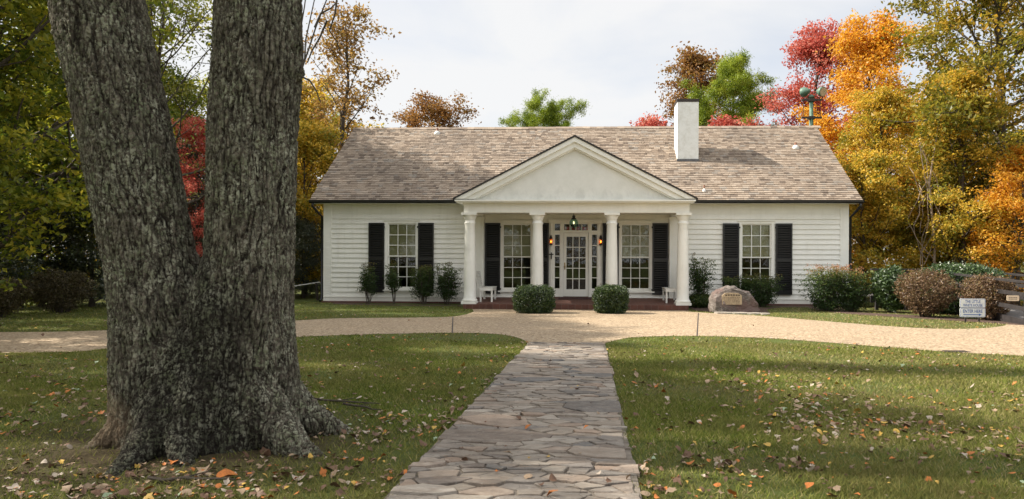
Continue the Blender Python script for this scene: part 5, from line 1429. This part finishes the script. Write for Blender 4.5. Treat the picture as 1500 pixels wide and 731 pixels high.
    shoots = [[(441, 104), (446, 85), (447, 60), (455, 30), (462, 0), (468, -30)], [(441, 106), (452, 70), (462, 40), (478, 0), (488, -30)], [(442, 100), (445, 70), (441, 40), (447, 10), (450, -30)],
              [(497, -20), (490, 20), (484, 45), (492, 60), (499, 75), (505, 88)], [(478, 30), (470, 55), (458, 75), (449, 92)], [(441, 112), (455, 118), (463, 135), (468, 150)], [(462, 40), (470, 20), (486, 12), (495, 2)]]
    for s_ in shoots:
        P = [p3(u + ra.uniform(-1.5, 1.5), v, -0.05 + 0.02 * i) for i, (u, v) in enumerate(s_)]
        q.tube(P, [0.0075 * (1 - 0.12 * i) for i in range(len(P))], 6)
    q.build('bare_shoot', M['bark'], t)
    return t
big_tree()

place_tree('oak_tree', 'oak_b', 'broad yellow green oak behind the big tree beside the left driveway', -15.6, 17.4, 2.6, LF['yellowgreen'], None, 1.18)
place_tree('oak_tree', 'oak', 'tall yellow green oak by the left edge, nearest the driveway', -14.6, 14.2, 1.1, LF['yellowgreen'], None, 0.86)
place_tree('oak_tree', 'oak_b', 'bushy yellow green oak beyond the left edge, beside the near left lawn', -12.0, 7.4, 0.8, LF['yellowgreen'], 'oaks beyond the left edge', (1.05, 1.1, 1.08))
# trees out of frame on the left whose shade falls over the lawn
for i, (x, y, key, s, mt, lab) in enumerate([(-13.0, 5.3, 'airy', (1.25, 1.2, 1.42), 'yellowgreen', 'nearest'), (-18.0, 10.3, 'poplar', (0.75, 0.75, 1.9), 'greenyellow', 'middle'), (-9.0, -3.0, 'oak', 0.95, 'greenyellow', 'farthest back')]):
    place_tree('oak_tree', key, 'leafy oak beyond the left edge of the lawn, ' + lab + ' of three', x, y, i * 1.9 + 0.4, LF[mt], 'oaks beyond the left edge', s)

# ------------------------------------------------------------------ lawn grass (one mass) and fallen leaves
def on_lawn(x, y):
    ok = ~inside(x, y, DRIVE)
    ok &= ~((x > path_l(y) - 0.01) & (x < path_r(y) + 0.01) & (y < PY1))
    ok &= ~((y > 20.7) & (x > -3.6) & (x < 3.5)); ok &= ~((y > 22.7) & (np.abs(x) < 9))
    for b in (bed_l, bed_r, bed_s): ok &= ~inside(x, y, b)
    return ok
rng = np.random.default_rng(101)
Vs, Fs, Ts = [], [], []
tot = 0
bxx, byy = at(300, 652, YT)[0], YT
for (ya, yb2, n, hmin, hmax, wd) in ((1.8, 4.5, 250000, 0.018, 0.042, 0.0032), (4.5, 7.0, 250000, 0.018, 0.042, 0.0042), (7.0, 11.5, 220000, 0.018, 0.04, 0.0065), (11.5, 23.0, 130000, 0.018, 0.042, 0.010)):
    y = rng.uniform(ya, yb2, n); xa = -0.94 * y - 1.4; xb = 0.74 * y + 2.4; x = xa + (xb - xa) * rng.uniform(0, 1, n)
    ok = on_lawn(x + rng.normal(0, 0.028, n), y + rng.normal(0, 0.028, n))
    dtree = np.hypot((x - bxx), (y - byy) * 1.0)
    pat = np.array([mnoise.noise(Vector((a * 0.8, b * 0.8, 3.0))) + 0.5 * mnoise.noise(Vector((a * 2.5, b * 2.5, 7.0))) for a, b in zip(x, y)])
    dens = np.clip(0.78 + 1.4 * pat, 0.34, 1.0) * np.clip((dtree - 0.75) / 1.6, 0.07, 1)
    ok &= rng.uniform(0, 1, n) < dens
    x, y, pat = x[ok], y[ok], pat[ok]; n = len(x)
    z = zg(x, y); a = rng.uniform(0, 2 * PI, n); h = rng.uniform(hmin, hmax, n); lean = rng.uniform(0.3, 1.6, n) * h; la = rng.uniform(0, 2 * PI, n)
    w = wd * rng.uniform(0.7, 1.3, n)
    p0 = np.stack([x - np.cos(a) * w, y - np.sin(a) * w, z - 0.002], 1); p1 = np.stack([x + np.cos(a) * w, y + np.sin(a) * w, z - 0.002], 1)
    p2 = np.stack([x + np.cos(la) * lean, y + np.sin(la) * lean, z + h], 1)
    Vs.append(np.stack([p0, p1, p2], 1).reshape(-1, 3)); Fs.append(np.arange(n * 3).reshape(n, 3) + tot); tot += n * 3
    Ts.append(np.clip(rng.beta(1.6, 2.6, n) - 0.18 * pat + 0.22 * SS(12, 16, y) * SS(2, 5, x) + 0.14 * SS(1.0, 3.0, x), 0, 1))
o = link('lawn_grass', raw_mesh('lawn_grass', np.concatenate(Vs), np.concatenate(Fs), np.concatenate(Ts)), M['grass']); tag(o, 'short mown green grass covering the lawn', 'grass', kind='stuff')

LEAFM = {'tan': simple('tan_dead_leaf', (0.27, 0.19, 0.12), 0.7, var=0.35, nscale=20), 'brown': simple('brown_dead_leaf', (0.12, 0.062, 0.034), 0.7, var=0.35, nscale=20), 'orange': simple('orange_dead_leaf', (0.44, 0.14, 0.025), 0.65, var=0.3, nscale=20),
         'yellow': simple('yellow_dead_leaf', (0.45, 0.28, 0.05), 0.65, var=0.3, nscale=20), 'pale': simple('pale_dead_leaf', (0.40, 0.33, 0.26), 0.7, var=0.2, nscale=20), 'green': simple('pale_green_dead_leaf', (0.26, 0.33, 0.20), 0.6, var=0.2, nscale=20)}
def leaf_shape(rng, lobed):
    n = 14; V = [(0, 0, 0)]; cu1, cu2 = rng.uniform(-1.8, 2.2), rng.uniform(-1.6, 2.4); tw = rng.uniform(-0.8, 0.8)
    for k in range(n):
        a = 2 * PI * k / n; r = 0.5 * (0.75 + 0.25 * math.cos(a)) * (1 + (0.28 if lobed else 0.05) * math.cos(5 * a)) * rng.uniform(0.92, 1.08)
        x, y = r * math.cos(a), r * math.sin(a) * 0.8
        V.append((x, y, cu1 * x * x + cu2 * y * y + tw * x * y))
    V = np.array(V); V[:, 2] -= V[:, 2].min(); V[:, 2] = np.minimum(V[:, 2], 0.35)
    return V, [[0, 1 + k, 1 + (k + 1) % n] for k in range(n)]
rng = np.random.default_rng(55)
shapes = [leaf_shape(rng, i % 2 == 0) for i in range(8)]
KN = ['tan', 'brown', 'orange', 'yellow', 'pale', 'green']; KP = [0.30, 0.41, 0.11, 0.06, 0.10, 0.02]
leafmesh = {}
for k in KN:
    for i, (V, F) in enumerate(shapes):
        me = raw_mesh('fallen_leaf', V, F, smooth=True); me.materials.append(LEAFM[k]); leafmesh[k, i] = me
cand = []
while len(cand) < 4800:
    v = rng.uniform(446, 735); u = rng.uniform(-10, 1510)
    x, y = gnd(u, v)
    if y > 22.5: continue
    far = y > 11
    onl = bool(on_lawn(np.array([x]), np.array([y]))[0])
    if not onl and rng.uniform() > 0.07: continue
    if math.hypot(x - bxx, y - byy) < 0.75: continue
    cl_ = mnoise.noise(Vector((x * 0.7, y * 0.7, 1.0))) + 0.5 * mnoise.noise(Vector((x * 2.0, y * 2.0, 4.0)))
    if rng.uniform() > np.clip(0.48 + 1.1 * cl_, 0.12, 1): continue
    if v > 640 and rng.uniform() < 0.5: continue
    s = float(np.clip(rng.lognormal(math.log(0.040), 0.42), 0.02, 0.08))
    cand.append((s / y, x, y, s, rng.choice(KN, p=KP), int(rng.integers(0, 8)), rng.uniform(0, 6.28), rng.normal(0, 0.4), rng.normal(0, 0.4), onl))
for (u, v, s, k) in ((387, 643, 0.14, 'green'), (327, 702, 0.15, 'orange'), (486, 692, 0.12, 'brown'), (300, 690, 0.12, 'tan'), (295, 700, 0.10, 'pale'), (435, 706, 0.12, 'pale')):
    x, y = gnd(u, v); cand.append((s / y + 1, x, y, s, k, 1, 0.4 + u, 0.2, 0.1, True))
cand.sort(key=lambda c: -c[0])
KW = {'tan': 'dry tan', 'brown': 'dark brown', 'orange': 'orange', 'yellow': 'yellow', 'pale': 'pale greyish', 'green': 'pale green'}
for c in cand[:300]:
    _, x, y, s, k, i, r, tx, ty, onl = c
    zz = float(zg(x, y)) + (0.012 if onl else 0.03)
    o = bpy.data.objects.new('fallen_leaf', leafmesh[k, i]); COL.objects.link(o)
    o.location = (x, y, zz); o.rotation_euler = (tx, ty, r); o.scale = (s, s, s)
    where = ('lying on the stone path' if path_l(y) < x < path_r(y) and not onl else 'lying on the driveway') if not onl else ('on the lawn right of the path' if x > path_r(y) else ('in the grass close around the big tree' if math.hypot(x - bxx, y - byy) < 1.6 else 'on the lawn left of the path'))
    tag(o, KW[k] + ' fallen leaf ' + where, 'leaf', 'fallen leaves on the lawn')
Vs, Fs, mi = [], [], []; nv = 0
for c in cand[300:]:
    _, x, y, s, k, i, r, tx, ty, onl = c
    V, F = shapes[i]; V = V * s; cr, sr_ = math.cos(r), math.sin(r)
    P = np.stack([V[:, 0] * cr - V[:, 1] * sr_, V[:, 0] * sr_ + V[:, 1] * cr, V[:, 2] + V[:, 0] * tx * 0.8], 1) + np.array([x, y, float(zg(x, y)) + (0.016 if onl else 0.03)])
    Vs.append(P); Fs.append(np.array(F) + nv); nv += len(V); mi += [KN.index(k)] * len(F)
me = raw_mesh('leaf_litter', np.concatenate(Vs), np.concatenate(Fs), smooth=True)
for k in KN: me.materials.append(LEAFM[k])
me.polygons.foreach_set('material_index', np.array(mi, np.int32))
o = link('leaf_litter', me, None); tag(o, 'small scattered fallen leaves over the lawn and beds', 'leaf litter', kind='stuff')
# twigs in the grass beside the big tree
for i, (u, v, ln, an) in enumerate(((505, 592, 0.7, -0.25), (530, 600, 0.45, -0.5), (280, 708, 0.5, 0.05))):
    x, y = gnd(u, v); zz = float(zg(x, y)) + 0.02; q = MB(); P = []
    ra = random.Random(i)
    for j in range(6): f = j / 5 - 0.5; P.append((x + f * ln * math.cos(an), y + f * ln * math.sin(an) + ra.uniform(-0.015, 0.015), zz + ra.uniform(0, 0.012)))
    q.tube(P, [0.010, 0.010, 0.009, 0.008, 0.006, 0.004], 6); q.tube([P[2], (P[3][0], P[3][1] + 0.1, zz + 0.02)], [0.006, 0.003], 5)
    tag(q.build('fallen_twig', M['bark'], loc=(x, y, zz)), ['long bare twig in the grass right of the big tree', 'short bare twig nearer the path', 'bare twig in front of the big tree roots'][i], 'twig', 'fallen twigs')
